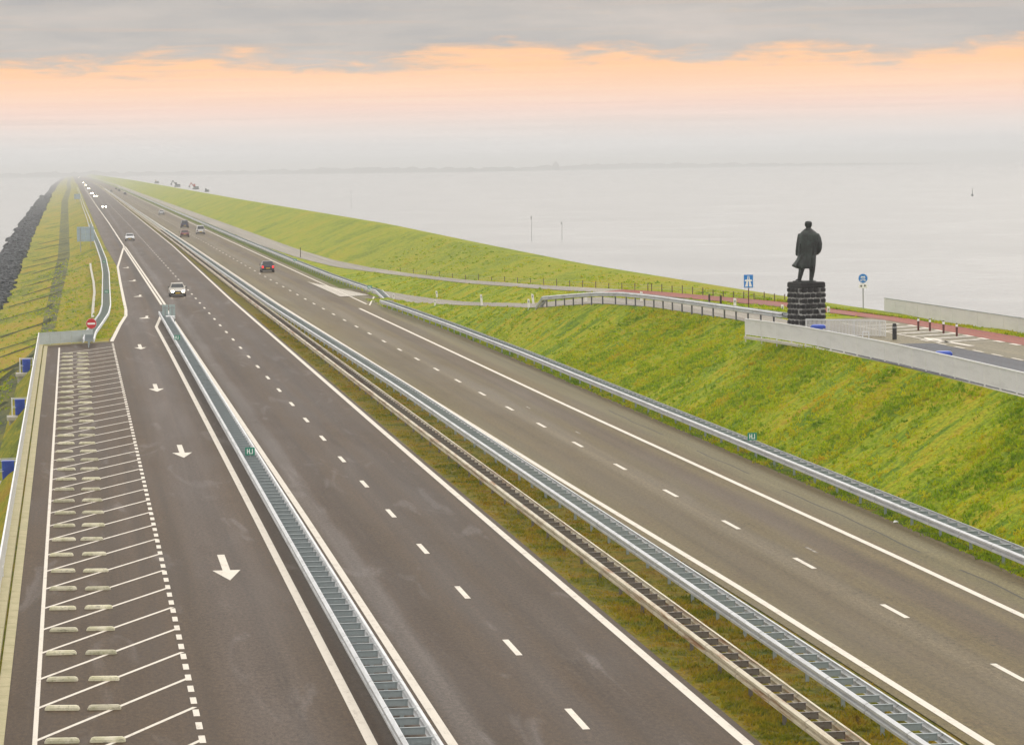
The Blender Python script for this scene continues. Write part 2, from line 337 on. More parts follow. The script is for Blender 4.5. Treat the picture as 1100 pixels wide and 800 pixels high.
# strips between the columns: subdivisions, material, roughness of the ground (m)
STRIP = [(2,'stone_bed',.0),(5,'stone_bed',.12),(9,'grass_left',.12),(3,'grass_band',.05),(7,'grass_left',.1),(2,'grass_left',0),(1,'grass_median',0),(4,'grass_median',.05),(4,'grass_median',.05),
         (1,'grass_median',0),(3,'grass_foot',.03),(16,'grass_slope',.16),(4,'grass_slope',0),(8,'grass_slope',.1),(2,'grass_far',0),(12,'grass_far',.14),(3,'grass_far',.06),(6,'grass_far',.1),(2,'stone_bed',0)]
ph = rng.uniform(0, 2*PI, (14, 2)); kk = rng.uniform(.15, 1.6, 14); an = rng.uniform(0, PI, 14)
def lump(x, y):
    s = 0
    for i in range(14): s = s + np.sin(kk[i]*(x*math.cos(an[i]) + y*math.sin(an[i])*.7) + ph[i,0])/(.6+kk[i])
    return s/5.
ys = np.concatenate([np.arange(-40, 60, 10.), np.arange(60, 350, 1.), np.arange(350, 800, 3.), np.arange(800, 2500, 12.), np.arange(2500, 9600, 120.)])
def build_terrain():
    X = []; Z = []; mi = []; names = []
    for i, (n, mname, amp) in enumerate(STRIP):
        x0, z0 = K[i].at(ys); x1, z1 = K[i+1].at(ys)
        if mname not in names: names.append(mname)
        for j in range(n):
            t = j/n; x = x0+(x1-x0)*t; z = z0+(z1-z0)*t
            if amp: z = z + amp*lump(x, ys)*min(1., 4*t*(1-t)*1.6)*(np.clip((ys-192)/25, 0, 1) if i == 13 else 1.)
            X.append(x); Z.append(z); mi.append(names.index(mname))
    x1, z1 = K[-1].at(ys); X.append(x1); Z.append(z1)
    X = np.array(X); Z = np.array(Z); nc, nr = X.shape
    V = np.stack([X, np.broadcast_to(ys, X.shape), Z], -1).reshape(-1, 3)
    fs = []; ms = []
    for c in range(nc-1):
        a = c*nr
        for r_ in range(nr-1): fs.append((a+r_, a+nr+r_, a+nr+r_+1, a+r_+1))
        ms += [mi[c]]*(nr-1)
    me = bpy.data.meshes.new('dike_terrain'); me.from_pydata(V.tolist(), [], fs)
    for nme in names: me.materials.append(M[nme])
    me.polygons.foreach_set('material_index', ms); me.polygons.foreach_set('use_smooth', [True]*len(fs))
    tag(link('dike_terrain', me), kind='structure')
build_terrain()
def structure(mb, name, mats, smooth=False): return tag(mb.build(name, mats, smooth=smooth), kind='structure')

# sea
mb = MB(); mb.add([(-42000,-6000,-4.5),(42000,-6000,-4.5),(42000,42000,-4.5),(-42000,42000,-4.5)], [(0,1,2,3)]); structure(mb, 'sea_water', M['sea_water'])

# paved sheets
def strip(mb, a, b, yy, dz, m=0, ta=0., tb=1.):
    xa, za = a.at(yy); xb, zb = b.at(yy)
    L = np.stack([xa+(xb-xa)*ta, yy, za+(zb-za)*ta+dz], -1); Rr = np.stack([xa+(xb-xa)*tb, yy, za+(zb-za)*tb+dz], -1); n = len(yy)
    mb.add(np.concatenate([L, Rr]).tolist(), [(i, n+i, n+i+1, i+1) for i in range(n-1)], m)
def span(y0, y1):
    y = ys[(ys > y0) & (ys < y1)]; return np.concatenate([[y0], y, [y1]])
mb = MB(); strip(mb, K[6], K[7], span(-40, 9500), .03); structure(mb, 'southbound_road', M['asphalt_lay'])
mb = MB(); strip(mb, K[9], K[10], span(-40, 9500), .03)
AP = [px(u,v,.012) for u,v in ((366,319.6),(394,319),(438,325))]
structure(mb, 'northbound_road', M['asphalt_old'])
mb = MB(); strip(mb, K[12], K[13], span(186, 346), .03); structure(mb, 'exit_ramp_road', M['asphalt_service'])
mb = MB(); mb.poly([(28.9,362,.035),(28.9,312,.035),(K[12].at(322)[0],322,.05),(K[13].at(330)[0],330,.06),(31.8,352,.05)]); structure(mb, 'ramp_mouth_road', M['asphalt_old'])
mb = MB(); strip(mb, K[12], K[13], span(60, 186), .03, ta=.06); strip(mb, K[13], K[14], span(60, 163), .03, ta=0., tb=.35); structure(mb, 'monument_road', M['asphalt_dark'])
mb = MB(); strip(mb, K[13], K[14], span(60, 163), .03, ta=.35, tb=1.); strip(mb, K[13], K[14], span(163, 190), .03); structure(mb, 'monument_pavement', M['asphalt_plateau'])
mb = MB(); strip(mb, K[14], K[15], span(60, 246), .04); structure(mb, 'red_cycle_path', M['path_red'])
mb = MB(); strip(mb, K[14], K[15], span(246, 9000), .04); structure(mb, 'service_path', M['asphalt_service'])

# ------------------------------------------------------------------ painted lines
mk_ = MB()
def line(c, y0, y1, w, z=.006, off=0., step=4., mb=None):
    yy = np.arange(y0, y1, step) if y1-y0 < 900 else np.concatenate([np.arange(y0, 600, step), np.arange(600, y1, 25)])
    yy = np.append(yy, y1); x, _ = c.at(yy); x = x+off; n = len(yy)
    (mb or mk_).add([(a-w/2, b, z) for a, b in zip(x, yy)] + [(a+w/2, b, z) for a, b in zip(x, yy)], [(i, n+i, n+i+1, i+1) for i in range(n-1)])
def pline(pts, w, mb=None, z=None):
    mb = mb or mk_; P = np.array(pts, float)
    if z is not None: P[:,2] = z
    n = len(P); nr = np.zeros((n, 3))
    for i in range(n):
        d = P[min(n-1, i+1)]-P[max(0, i-1)]; d /= np.linalg.norm(d[:2]); nr[i] = (d[1], -d[0], 0)
    mb.add((P-nr*w/2).tolist()+(P+nr*w/2).tolist(), [(i, n+i, n+i+1, i+1) for i in range(n-1)])
line(LN_A, 20, 4200, .26); line(LN_C, 20, 4200, .24); line(LN_D, 20, 4200, .24)
line(LN_L2, 20, 327, .24); line(LN_L1, 20, 281, .26)
line(LN_L2, 327, 580, .24, off=.16); line(LN_L2, 327, 580, .24, off=-.2); line(LN_L2, 580, 4200, .26)
pline([(6.3,281,.006),(7.2,301,.006),(7.35,304,.006)], .26)
pline([(2.2,258.5,.006),(3.2,286,.006),(3.98,304,.006),(4.15,316,.006),(4.55,390,.006),(5.0,458,.006),(7.3,570,.006)], .3)
line(K[10], 318, 2600, .2, off=-.9, z=.02)
pline([(28.1,315,.04),px(402,318.2,.05),px(441,317.7,.28)], .16)
yb = px(549,695)[1]
y = yb - 12*5
while y < 1500:
    for q in (0,):
        x = cx(LN_B, y); mk_.box(x-.09, x+.09, y-1.5, y+1.5, .003, .006)
    y += 12
LN_E = Colm([((a+b)/2+.02, yq, 0) for yq, a, b in [(t, cx(LN_C, t), cx(LN_D, t)) for t in (10, 60, 100, 140, 182, 260, 335, 431, 578, 900, 1785, 3500)]])
ye = px(962,656)[1]; y = ye - 48
while y < 1500:
    x = cx(LN_E, y); mk_.box(x-.085, x+.085, y-1.5, y+1.5, .003, .006); y += 12
structure(mk_, 'lane_markings', M['road_paint'])
mb = MB()                                                    # ghost of an older dash line
for y, d, l in ((px(883,590)[1], 0, .9),(px(640,464)[1], 0, .7),(px(553,438)[1],.3,.8)):
    x = cx(LN_E, y) + 1.1; mb.box(x-.05, x+.05, y-l, y+l, .003, .0055)
structure(mb, 'old_lane_markings', M['worn_paint'])
mb = MB(); 
for y0, y1 in ((92,104),(108,131),(137,150),(158,176)): pline([(28.8+.05*math.sin(y*.33)+.03*math.sin(y*.9), y, .004) for y in np.arange(y0, y1, 1.)], .085, mb)
structure(mb, 'asphalt_seam', M['seam'])

# parking lay-by: edge line, dotted line, slanted bay lines
mb = MB(); WL = Colm(W((-1.3,40),(-1.4,77),(-1.92,252)), smooth=0); DOT = Colm(W((2.7,40),(2.6,76),(2.25,258)), smooth=0)
line(WL, 40, 251, .12, mb=mb)
y = 50.
while y < 257: x = cx(DOT, y); mb.box(x-.08, x+.08, y-.5, y+.5, .003, .006); y += 1.9
ROWS = [77.2 + 4.72*i for i in range(-1, 36)]
for y0 in [77.2 + 4.72*i for i in range(-3, 36)]:
    a = np.array((cx(WL, y0), y0, .0065)); b = np.array((cx(DOT, y0+8.8), y0+8.8, .0065))
    if b[1] > 257: b = a + (b-a)*(257-a[1])/(b[1]-a[1])
    pline([a, b], .13, mb)
structure(mb, 'parking_markings', M['road_paint'])
# lane arrows
mb = MB()
def arrow(u, v, L=6., bend=0.):
    x, y, _ = px(u, v); z = .007; w = .13
    if not bend:
        mb.poly([(x-w,y+L/2,z),(x-w,y-L*.12,z),(x-.48,y-L*.12,z),(x,y-L/2,z),(x+.48,y-L*.12,z),(x+w,y-L*.12,z),(x+w,y+L/2,z)])
    else:
        mb.poly([(x+.1,y+L*.3,z),(x+.02,y+L*.02,z),(x-.1,y-L*.1,z),(x+.1,y-L*.2,z),(x+.26,y-L*.02,z),(x+.36,y+L*.3,z)])
        mb.poly([(x+.05,y+L*.02,z+.001),(x-.62,y-L*.14,z+.001),(x-.5,y-L*.2,z+.001),(x+.45,y-L*.2,z+.001)])
for u, v in ((242,609),(195,484.5),(167.5,416.5),(150.5,372.5)): arrow(u, v, 7.2)
for u, v in ((156,341),(149,318),(143,301.5),(136,287.5)): arrow(u, v, 11., 1)
structure(mb, 'lane_arrow_markings', M['road_paint'])
# painted hatching at the exit
mb = MB(); a0 = px(330,303,.03); tip = px(366,319.2,.03); b0 = px(400,318,.03); b1 = px(374,312.6,.03)
A0, T0, B0, B1 = map(np.array, (a0, tip, b0, b1)); nst = 26
for i in range(nst):
    t0, t1 = i/nst, (i+.66)/nst
    mb.poly([tuple(A0+(T0-A0)*t0)[:2]+(.075,), tuple(A0+(T0-A0)*t1)[:2]+(.075,), tuple(A0+(B1-A0)*t1+(B0-B1)*t1*.9)[:2]+(.075,), tuple(A0+(B1-A0)*t0+(B0-B1)*t0*.9)[:2]+(.075,)])
structure(mb, 'exit_hatch_markings', M['road_paint'])
# paint on the monument terrace
mb = MB(); zt = P_TOP+.05
y = 70.
while y < 182:
    x = cx(K[14], y)-.2
    mb.box(x-.14, x+.14, y-.75, y+.75, zt-.003, zt+.004); y += 2.9
y = 70.
while y < 166: mb.box(44.25, 44.4, y-.9, y+.9, zt-.003, zt); y += 3.4
hb = MB()
for i in range(7):                                           # hatch between the road and the cycle path
    yy = 163 + i*2.9; hb.poly([(44.7,yy,zt),(44.7,yy+1.1,zt),(47.4,yy+2.6,zt),(47.4,yy+1.5,zt)])
pline([(44.6,185,zt),(44.6,163,zt),(47.5,163,zt)], .14, mb)
a = px(1003,364.5,zt); b = px(1044,371.5,zt)
pline([a, b], .34, mb); mb.poly([(a[0]-.45,a[1]-.6,zt+.002),(a[0]+.0,a[1]+2.2,zt+.002),(a[0]+.45,a[1]-.6,zt+.002)])
structure(mb, 'terrace_markings', M['road_paint']); structure(hb, 'terrace_hatch_markings', M['pale_worn_paint'])
# drainage ruts and pale gutter on the left slope
mb = MB()
for i in range(17):
    y0 = 185*1.09**i*random.uniform(.97,1.03); w = .26+.0005*y0+random.uniform(-.12,.15)
    ja, jb = random.uniform(.6,3.), random.uniform(-1.2,.6); p = [(cx(K[2], y0-10)+ja, y0-10, -3.1+ja*.12), (cx(K[3], y0)+.2, y0, float(K[3].at(y0)[1])+.02), (cx(K[4], y0+7)+jb, y0+7, float(K[4].at(y0+7)[1])+.05+jb*.05)]
    Q = []
    for k in range(8):
        t = k/7*2; i0 = min(1, int(t)); q = np.array(p[i0])*(1-(t-i0))+np.array(p[i0+1])*(t-i0); q[2] += .16; Q.append(q)
    pline(Q, w, mb)
structure(mb, 'drain_ruts', M['drain_grass'])
mb = MB(); pline([px(u,v,-.15) for u,v in ((99.5,341),(100,330),(101.5,314),(100.5,303),(97.5,288),(97,283))], .28, mb, z=-.12); structure(mb, 'pale_gutter', M['concrete_pale'])

# lay-by kerb
mb = MB()
for y0 in np.arange(42, 254, 6.):
    y1 = min(y0+5.94, 254.2)
    f0, f1 = cx(FENCE, y0), cx(FENCE, y1)
    mb.add([(f0-.12,y0,-.3),(f0+.3,y0,-.3),(f1+.3,y1,-.3),(f1-.12,y1,-.3),(f0-.12,y0,.16),(f0+.3,y0,.14),(f1+.3,y1,.14),(f1-.12,y1,.16)],
           [(0,3,2,1),(4,5,6,7),(0,1,5,4),(1,2,6,5),(2,3,7,6),(3,0,4,7)])
for y0 in np.arange(42, 254, 1.5):
    y1 = min(y0+1.47, 254.2); f0, f1 = cx(FENCE, y0), cx(FENCE, y1)
    mb.add([(f0+.37,y0,-.05),(f0+.66,y0,-.05),(f1+.66,y1,-.05),(f1+.37,y1,-.05),(f0+.37,y0,.05),(f0+.66,y0,.03),(f1+.66,y1,.03),(f1+.37,y1,.05)],
           [(4,5,6,7),(0,1,5,4),(1,2,6,5),(2,3,7,6),(3,0,4,7)])
structure(mb, 'lay_by_kerb', M['concrete_kerb'])
mb = MB(); mb.bar((-3.45,253.2,.03),(2.0,257.6,.03),.3,.14); structure(mb, 'end_kerb', M['concrete_kerb'])

# ------------------------------------------------------------------ grass tufts and rocks
def tufts(name, areas, cols):
    pts = []; 
    for c0, c1, y0, y1, n, hgt, dz, t0, t1 in areas:
        y = y0 + (y1-y0)*rng.random(n)**1.5; t = t0+(t1-t0)*rng.random(n)
        x0, z0 = c0.at(y); x1, z1 = c1.at(y); x = x0+(x1-x0)*t
        keep = lump(x*2.2, y*1.3+50)*.5 + rng.random(n) > .25
        z = z0+(z1-z0)*t + dz
        h = hgt*(.5+rng.random(n))*(1+.5*lump(x*1.5+9, y*1.2))
        pts.append(np.stack([x, y, z, np.clip(h, .05, .6)], -1)[keep])
    P = np.concatenate(pts); n = len(P); nb = 5
    V = np.zeros((n, nb, 3, 3)); 
    ang = rng.uniform(0, 2*PI, (n, nb)); lean = rng.uniform(.5, 1.6, (n, nb)); hh = P[:, 3:4]*rng.uniform(.6, 1.2, (n, nb)); w = .03+.02*rng.random((n, nb)) + P[:,1:2]*.00012
    bx = P[:, 0:1] + rng.normal(0, .09, (n, nb)); by = P[:, 1:2] + rng.normal(0, .09, (n, nb)); ca, sa = np.cos(ang), np.sin(ang)
    V[:,:,0] = np.stack([bx - sa*w, by + ca*w, np.broadcast_to(P[:,2:3]-.05, ca.shape)], -1)
    V[:,:,1] = np.stack([bx + sa*w, by - ca*w, np.broadcast_to(P[:,2:3]-.05, ca.shape)], -1)
    V[:,:,2] = np.stack([bx + ca*hh*lean + .1*hh, by + sa*hh*lean, P[:,2:3] + hh], -1)
    me = bpy.data.meshes.new(name); nv = n*nb*3
    me.vertices.add(nv); me.vertices.foreach_set('co', V.reshape(-1)); nf = n*nb
    me.loops.add(nv); me.loops.foreach_set('vertex_index', np.arange(nv)); me.polygons.add(nf)
    me.polygons.foreach_set('loop_start', np.arange(nf)*3)
    me.materials.append(cols); me.update(calc_edges=True); me.validate()
    return tag(link(name, me), kind='stuff')
tufts('slope_grass', [(K[11],K[12],92,215,13000,.1,.06,.02,.98),(K[11],K[12],180,320,2500,.09,.06,.02,.98),(K[15],K[16],165,420,1600,.08,.05,0,1),(K[13],K[14],192,400,1300,.09,.04,0,1),(K[10],K[11],92,330,4500,.1,.02,0,1)], M['blades_slope'])
tufts('median_grass', [(K[7],K[8],68,300,8000,.075,.0,.1,1),(K[8],K[9],68,300,6500,.075,.0,0,.9)], M['blades_median'])
tufts('bank_grass', [(K[3],K[5],262,560,900,.1,.02,0,1),(K[5],K[6],264,470,700,.08,.02,.05,.97),(K[2],K[3],250,520,700,.1,.05,0,1),(K[3],K[4],60,250,900,.1,.02,0,.9)], M['blades_slope'])
def rocks():
    base = []; 
    for k in range(6):
        vs = []
        for i in range(5):
            th = PI*i/4
            for j in range(7):
                r_ = (1+.35*(rng.random()-.5)) ; a = 2*PI*j/7+.4*i
                vs.append((r_*math.sin(th)*math.cos(a), r_*math.sin(th)*math.sin(a), .7*r_*math.cos(th)))
        base.append(np.array(vs))
    fs = [(i*7+j, i*7+(j+1)%7, (i+1)*7+(j+1)%7, (i+1)*7+j) for i in range(4) for j in range(7)]
    V = []; F = []; b = 0
    for q in range(6500):
        y = 60+2300*rng.random()**1.7; t = rng.random()
        x0, z0 = K[1].at(y); x1, z1 = K[2].at(y); t = .07+.95*t**.85; x = x0+(x1-x0)*t; z = z0+(z1-z0)*t
        s = rng.uniform(.3, .85)*(1+y*.0003)*(1.5 if rng.random() < .08 else 1); a = rng.uniform(0, 2*PI); v = base[q % 6]*(s*rng.uniform(.8, 1.4), s*rng.uniform(.8,1.3), s)
        v = np.stack([v[:,0]*math.cos(a)-v[:,1]*math.sin(a)+x, v[:,0]*math.sin(a)+v[:,1]*math.cos(a)+y, v[:,2]+z+.02*s], -1)
        V.append(v); F += [tuple(i+b for i in f) for f in fs]; b += 35
    me = bpy.data.meshes.new('riprap_rocks'); me.from_pydata(np.concatenate(V).tolist(), [], F); me.materials.append(M['rock']); me.update()
    tag(link('riprap_rocks', me), kind='stuff')
rocks()

# ------------------------------------------------------------------ guard rails
PROF = [(-.012,-.155),(.08,-.115),(.08,-.045),(.0,-.01),(.0,.01),(.08,.045),(.08,.115),(-.012,.155),(-.03,.15),(.055,.11),(.055,.06),(-.024,.012),(-.024,-.012),(.055,-.06),(.055,-.11),(-.03,-.15)]
def offset_path(P, d):
    P = np.array(P, float); n = len(P); out = P.copy()
    for i in range(n):
        t = P[min(n-1,i+1)]-P[max(0,i-1)]; t /= np.linalg.norm(t[:2]); out[i,:2] += np.array((t[1],-t[0]))*d
    return out
def beam_mesh(P, side, name, m, scale=1.):
    """a W-profile steel beam swept along P, its bulge to the given side"""
    P = np.array(P, float); n = len(P); rings = []
    for i in range(n):
        t = P[min(n-1,i+1)]-P[max(0,i-1)]; t /= np.linalg.norm(t[:2]); nn = np.array((t[1],-t[0],0))*side
        rings.append([P[i]+nn*a*scale+np.array((0,0,b*scale)) for a, b in PROF])
    mb = MB().loft(rings); me = mb.mesh(name, m); fix_normals(me); return me
def resample(P, step):
    P = np.array(P, float); d = np.concatenate([[0], np.cumsum(np.linalg.norm(np.diff(P[:,:2], axis=0), axis=1))])
    s = np.arange(0, d[-1], step); return np.stack([np.interp(s, d, P[:,i]) for i in range(3)], -1)
def guard_rail(P, width, label, top=.72, spacer_step=1.333, post_step=4., n_sp=150, far=1e9, mats=('galvanised','galvanised','galv_dark','galv_dark'), single=False, spacer='z', dip_start=False, dip_end=False):
    P = np.array(P, float); root = empty('guard_rail', P[0], 0, label, 'guard rail', 'steel guard rails along the road'); o = P[0]
    Q = P - o
    Z = Q.copy(); Z[:,2] += top-.155
    if dip_start: Z[0,2] -= top-.1
    if dip_end: Z[-1,2] -= top-.1
    sides = ((-width/2, -1, mats[0]), (width/2, 1, mats[1])) if not single else ((-.06, -1, mats[0]),)
    for d, s, m in sides: link('beam', beam_mesh(offset_path(Z, d), s, 'beam', M[m]), root)
    # spacers: angle plates bolted across between the two beams
    pts = resample(Z, spacer_step); dirs = np.gradient(pts, axis=0)
    dist = lambda p: np.linalg.norm((p+o)[:2])
    def unit(kind):
        mb = MB()
        if kind == 'spacer':
            h = width/2-.04
            mb.box(-h*.86, h*.86, -.006, .006, -.06, .105); mb.box(-h, h, -.045, .012, .105, .12)
        else:
            mb.box(-.05, .05, -.03, .03, -top-.2+.155, .02); mb.box(-.05,.05,-.034,.034,-.02,.025)
        return mb
    jobs = []
    if not single: jobs.append(('spacer', pts, spacer_step, M[mats[2]]))
    jobs.append(('post', resample(Z, post_step), post_step, M[mats[3]]))
    for kind, pp, st, m in jobs:
        dd = np.gradient(pp, axis=0); me = unit(kind).mesh(kind, m); order = np.argsort([dist(p) for p in pp]); rest = MB(); uv = unit(kind)
        near = set(order[:100].tolist())
        for i in range(len(pp)):
            if dip_start and i == 0: continue
            a = math.atan2(-dd[i,0], dd[i,1])
            if i in near:
                c = link(kind, me, root, pp[i]); c.rotation_euler = (0, 0, a)
            elif dist(pp[i]) < far:
                ca, sa = math.cos(a), math.sin(a)
                rest.add([(x*ca-y*sa+pp[i][0], x*sa+y*ca+pp[i][1], z+pp[i][2]) for x, y, z in uv.v], uv.f)
        if rest.v: tag(rest.build(kind, m, root), kind='stuff')
    return root
def track(c, y0, y1, off=0., step=4.):
    yy = np.concatenate([np.arange(y0, min(y1, 600), step), np.arange(600, y1, 20.), [y1]]) if y1 > 600 else np.append(np.arange(y0, y1, step), y1)
    x, z = c.at(yy); return np.stack([x+off, yy, 0*yy], -1)
cLad = Colm(W((7.38,0),(7.38,150),(7.3,302)), smooth=0)
guard_rail(track(cLad, 48, 296), .74, 'new double guard rail with ladder rungs between lay-by lane and left carriageway')
cM1 = Colm(W((16.8,0),(16.8,350),(17.05,600),(17.1,3500)))
guard_rail(track(cM1, 52, 2400), .62, 'old rust-stained guard rail in the grass median, on the left carriageway side', mats=('galv_old','galv_old','rusty_steel','rusty_steel'), far=700)
cM2 = Colm(W((18.75,0),(18.75,187),(18.0,310),(18.0,600),(17.75,3500)))
guard_rail(track(cM2, 50, 2400), .7, 'bright galvanised guard rail in the grass median, on the right carriageway side', far=700)
cR = Colm(W((30.55,0),(30.6,154),(30.5,220),(30.1,262),(29.6,290),(29.1,312)), smooth=0)
guard_rail(track(cR, 60, 311), .68, 'galvanised guard rail along the foot of the near grass slope below the statue', dip_end=False)
cRf = [(31.3,330,0),(30.9,338,0),(30.6,352,0),(30.4,366,0),(30.1,390,0),(29.9,454,0),(29.7,605,0),(29.7,900,0),(29.9,1422,0),(30.2,2600,0)]
guard_rail(resample(cRf, 6.), .68, 'long guard rail beyond the exit, running into the haze beside the service path', far=800, dip_start=True)
cLf = [(.35,250,0),(.55,262,0),(1.1,275,0),(1.9,296,0),(2.25,315,0),(2.5,349,0),(3.,415,0),(3.15,477,0),(2.9,568,0),(2.4,702,0),(2.,899,0),(1.1,1184,0),(-2.4,2600,0)]
guard_rail(resample(cLf, 5.), .78, 'curving double guard rail on the left verge behind the lay-by', far=800)
cRp = [px(578,330.6,2.65), px(600,329,3.), px(640,326.4,3.6), px(668,326.6,3.78), px(700,330,3.9), px(750,337.5,3.97), px(800,345,4.), px(846,352,4.)]
guard_rail(resample(cRp, 2.), .3, 'guard rail with bare ground below it along the upper edge of the exit ramp', top=.85, post_step=2.6, single=False, dip_start=True, mats=('galvanised','galvanised','galvanised','galvanised'))

# hectometre plates on the rails
def hect(u, v, z, label):
    x, y, _ = px(u, v, z); r = empty('distance_marker', (x, y, z-.25), 0, label, 'marker', 'green distance markers on the guard rails')
    MB().tube((0,0,-.1),(0,0,.06),.025).build('post', M['post_grey'], r)
    p = MB().box(-.215,.215,-.015,.015,.05,.4).build('plate', M['sign_green'], r)
    mb = MB()
    for i, (a, b) in enumerate(((-.14,-.1),(-.04,0),(.09,.13))): mb.box(a, b, -.021, -.015, .11, .34)
    mb.box(-.1,-.04,-.021,-.015,.21,.245); mb.box(.0,.09,-.021,-.015,.11,.145)
    mb.build('numerals', M['sign_white'], p)
    return r
hect(268.5,484,.95,'green marker plate with white numerals on the ladder guard rail, nearest the viewer')
hect(190.3,362,.95,'green marker plate on the ladder guard rail close behind the panel at its far end')
hect(808,468,.9,'green marker plate on the guard rail at the foot of the near slope')
hect(397,308,.9,'green marker plate on the guard rail just before the exit')
hect(317,279,.9,'small green marker plate on the far guard rail beside a dark post')
hect(114.5,313,.9,'green marker plate on the curving left guard rail, nearer of two')
hect(112,281,.9,'dark green marker plate on the curving left guard rail, farther of two')

# end of the ladder rail: board seen from behind with crash nose
x, y, _ = px(181.5, 346.5)
r = empty('bullnose_board', (x, y, 0), 0, 'grey-green board seen from behind at the far end of the ladder guard rail', 'sign board')
for s in (-1, 1):
    MB().box(s*.31-.27, s*.31+.27, -.03, .03, .35, 1.62).build('panel', M['sign_back_grey'], r)
    MB().tube((s*.3,-.07,0),(s*.3,-.07,1.5),.035).build('leg', M['post_grey'], r)
mb = MB(); mb.box(-.55,.55,-.07,-.035,.55,.62); mb.box(-.55,.55,-.07,-.035,1.3,1.37); mb.build('cross_rail', M['post_grey'], r)
r = empty('crash_cushion', (x+.05, y-3.2, 0), 0, 'pale bent steel terminal where the ladder guard rail ends', 'rail terminal')
mb = MB(); n = 9
arc = [(.42*math.cos(PI*i/(n-1)), .9*math.sin(PI*i/(n-1))+.3, .56) for i in range(n)]
link('nose', beam_mesh(arc, -1, 'nose', M['fence_white']), r)
for s in (-1,1): MB().box(s*.36-.05,s*.36+.05,-.05,.05,0,.7).build('post', M['galv_dark'], r)
MB().box(-.4,.4,-.5,-.1,.5,.64).build('anchor_block', M['fence_white'], r)

# ------------------------------------------------------------------ wheel stops
def stop_mesh():
    rings = []
    for x, k in ((-.43,.35),(-.40,.8),(-.34,1.),(.34,1.),(.40,.8),(.43,.35)):
        w, h = .105*(.6+.4*k), .115*k
        rings.append([(x,-w,0),(x,-w*.95,h*.55),(x,-w*.6,h),(x,w*.6,h),(x,w*.95,h*.55),(x,w,0)])
    mb = MB().loft(rings); me = mb.mesh('wheel_stop', M['concrete_stop']); fix_normals(me); return me
sm = stop_mesh(); proto = None
for i, y in enumerate(ROWS):
    for s, nm in ((0,'left'),(1,'right')):
        x = cx(WL, y)+.62+s*1.06+ (.05 if s else 0); yy = y-.35-s*.12
        o = link('wheel_stop', sm, None, (x, yy, .0)) if proto is None else proto.copy()
        if proto is None: proto = o
        else: COL.objects.link(o)
        o.location = (x+random.gauss(0,.03), yy+random.gauss(0,.05), 0.002); o.rotation_euler = (0, 0, R(-7.6)+random.gauss(0,.03)); o.scale = (random.uniform(.96,1.04), 1, random.uniform(.95,1.05))
        tag(o, 'pale concrete wheel stop, %s of its pair, %s row from the front of the lay-by' % (nm, ordinal(i)), 'wheel stop', 'concrete wheel stops in the parking lay-by')

# ------------------------------------------------------------------ fences and railings
def railing(P, h, label, m='fence_grey', top='fence_white', pitch=.11, bar=(.012,.05), panel=2.5, base=.1, group='bar railings', posts=True, depth_dir=None, top_w=.06):
    P = np.array(P, float); o = P[0].copy(); root = empty('railing', o, 0, label, 'railing', group)
    Q = resample(P-o, panel); L = np.vstack([Q, [P[-1]-o]]) if np.linalg.norm(Q[-1]-(P[-1]-o)) > .3 else Q
    for i in range(len(L)-1):
        a, b = L[i], L[i+1]; d = b-a; ln = np.linalg.norm(d); t = d/ln; nn = np.array((t[1],-t[0],0)); mb = MB()
        for k in range(int(ln/pitch)):
            c = a + t*(k+.5)*pitch
            e1 = t*bar[0]/2; e2 = nn*bar[1]/2
            vs = [c+sx*e1+sy*e2+np.array((0,0,z)) for z in (base, h-.03) for sx, sy in ((-1,-1),(1,-1),(1,1),(-1,1))]
            mb.add(vs, [(0,1,5,4),(1,2,6,5),(2,3,7,6),(3,0,4,7)])
        mb.bar(a+(0,0,base), b+(0,0,base), .045, .03)
        mb.build('bar_panel', M[m], root)
        if posts or i == 0:
            mb = MB(); mb.box(a[0]-.03,a[0]+.03,a[1]-.03,a[1]+.03,a[2]-.3,a[2]+h-.03); mb.build('post', M[m], root)
    mb = MB()
    for i in range(len(L)-1): mb.bar(L[i]+(0,0,h-.012), L[i+1]+(0,0,h-.012)+(L[i+1]-L[i])*.002, top_w, .05)
    mb.build('top_rail', M[top], root)
    b = L[-1]; MB().box(b[0]-.03,b[0]+.03,b[1]-.03,b[1]+.03,b[2]-.3,b[2]+h).build('post', M[m], root)
    return root
railing([(cx(FENCE,y),y,.14) for y in np.arange(44,256,4.)]+[(-3.5,253.4,.14)], .95, 'grey bar railing with white top rail along the left edge of the lay-by', m='fence_grey', pitch=.13, bar=(.02,.05), panel=4., base=.08)
railing([(-3.5,253.6,.1),(.75,257.4,.1)], .95, 'short railing of grey-green panels closing the far end of the lay-by', m='fence_panel', top='fence_panel', pitch=.06, bar=(.042,.02), panel=1.13, base=.05)
ff = [px(801,361.2,P_TOP), px(826,364.6,P_TOP), px(860,370,P_TOP), px(900,378.2,P_TOP), px(960,391,P_TOP), px(1020,405.6,P_TOP), px(1100,426,P_TOP), px(1200,454,P_TOP), (37.2,86.,P_TOP), (37.2,62.,P_TOP)]
fence = railing(resample(ff, 1.), .98, 'long grey bar railing along the top of the slope in front of the statue', m='fence_grey', top='fence_white', pitch=.1, bar=(.012,.06), panel=2.5, base=.12)
mb = MB(); Pf = resample(ff, 1.)
for i in range(len(Pf)-1): mb.bar(Pf[i]+(0,0,-.06), Pf[i+1]+(0,0,-.06)+(Pf[i+1]-Pf[i])*.003, .22, .14)
structure(mb, 'terrace_kerb', M['concrete_pale'])
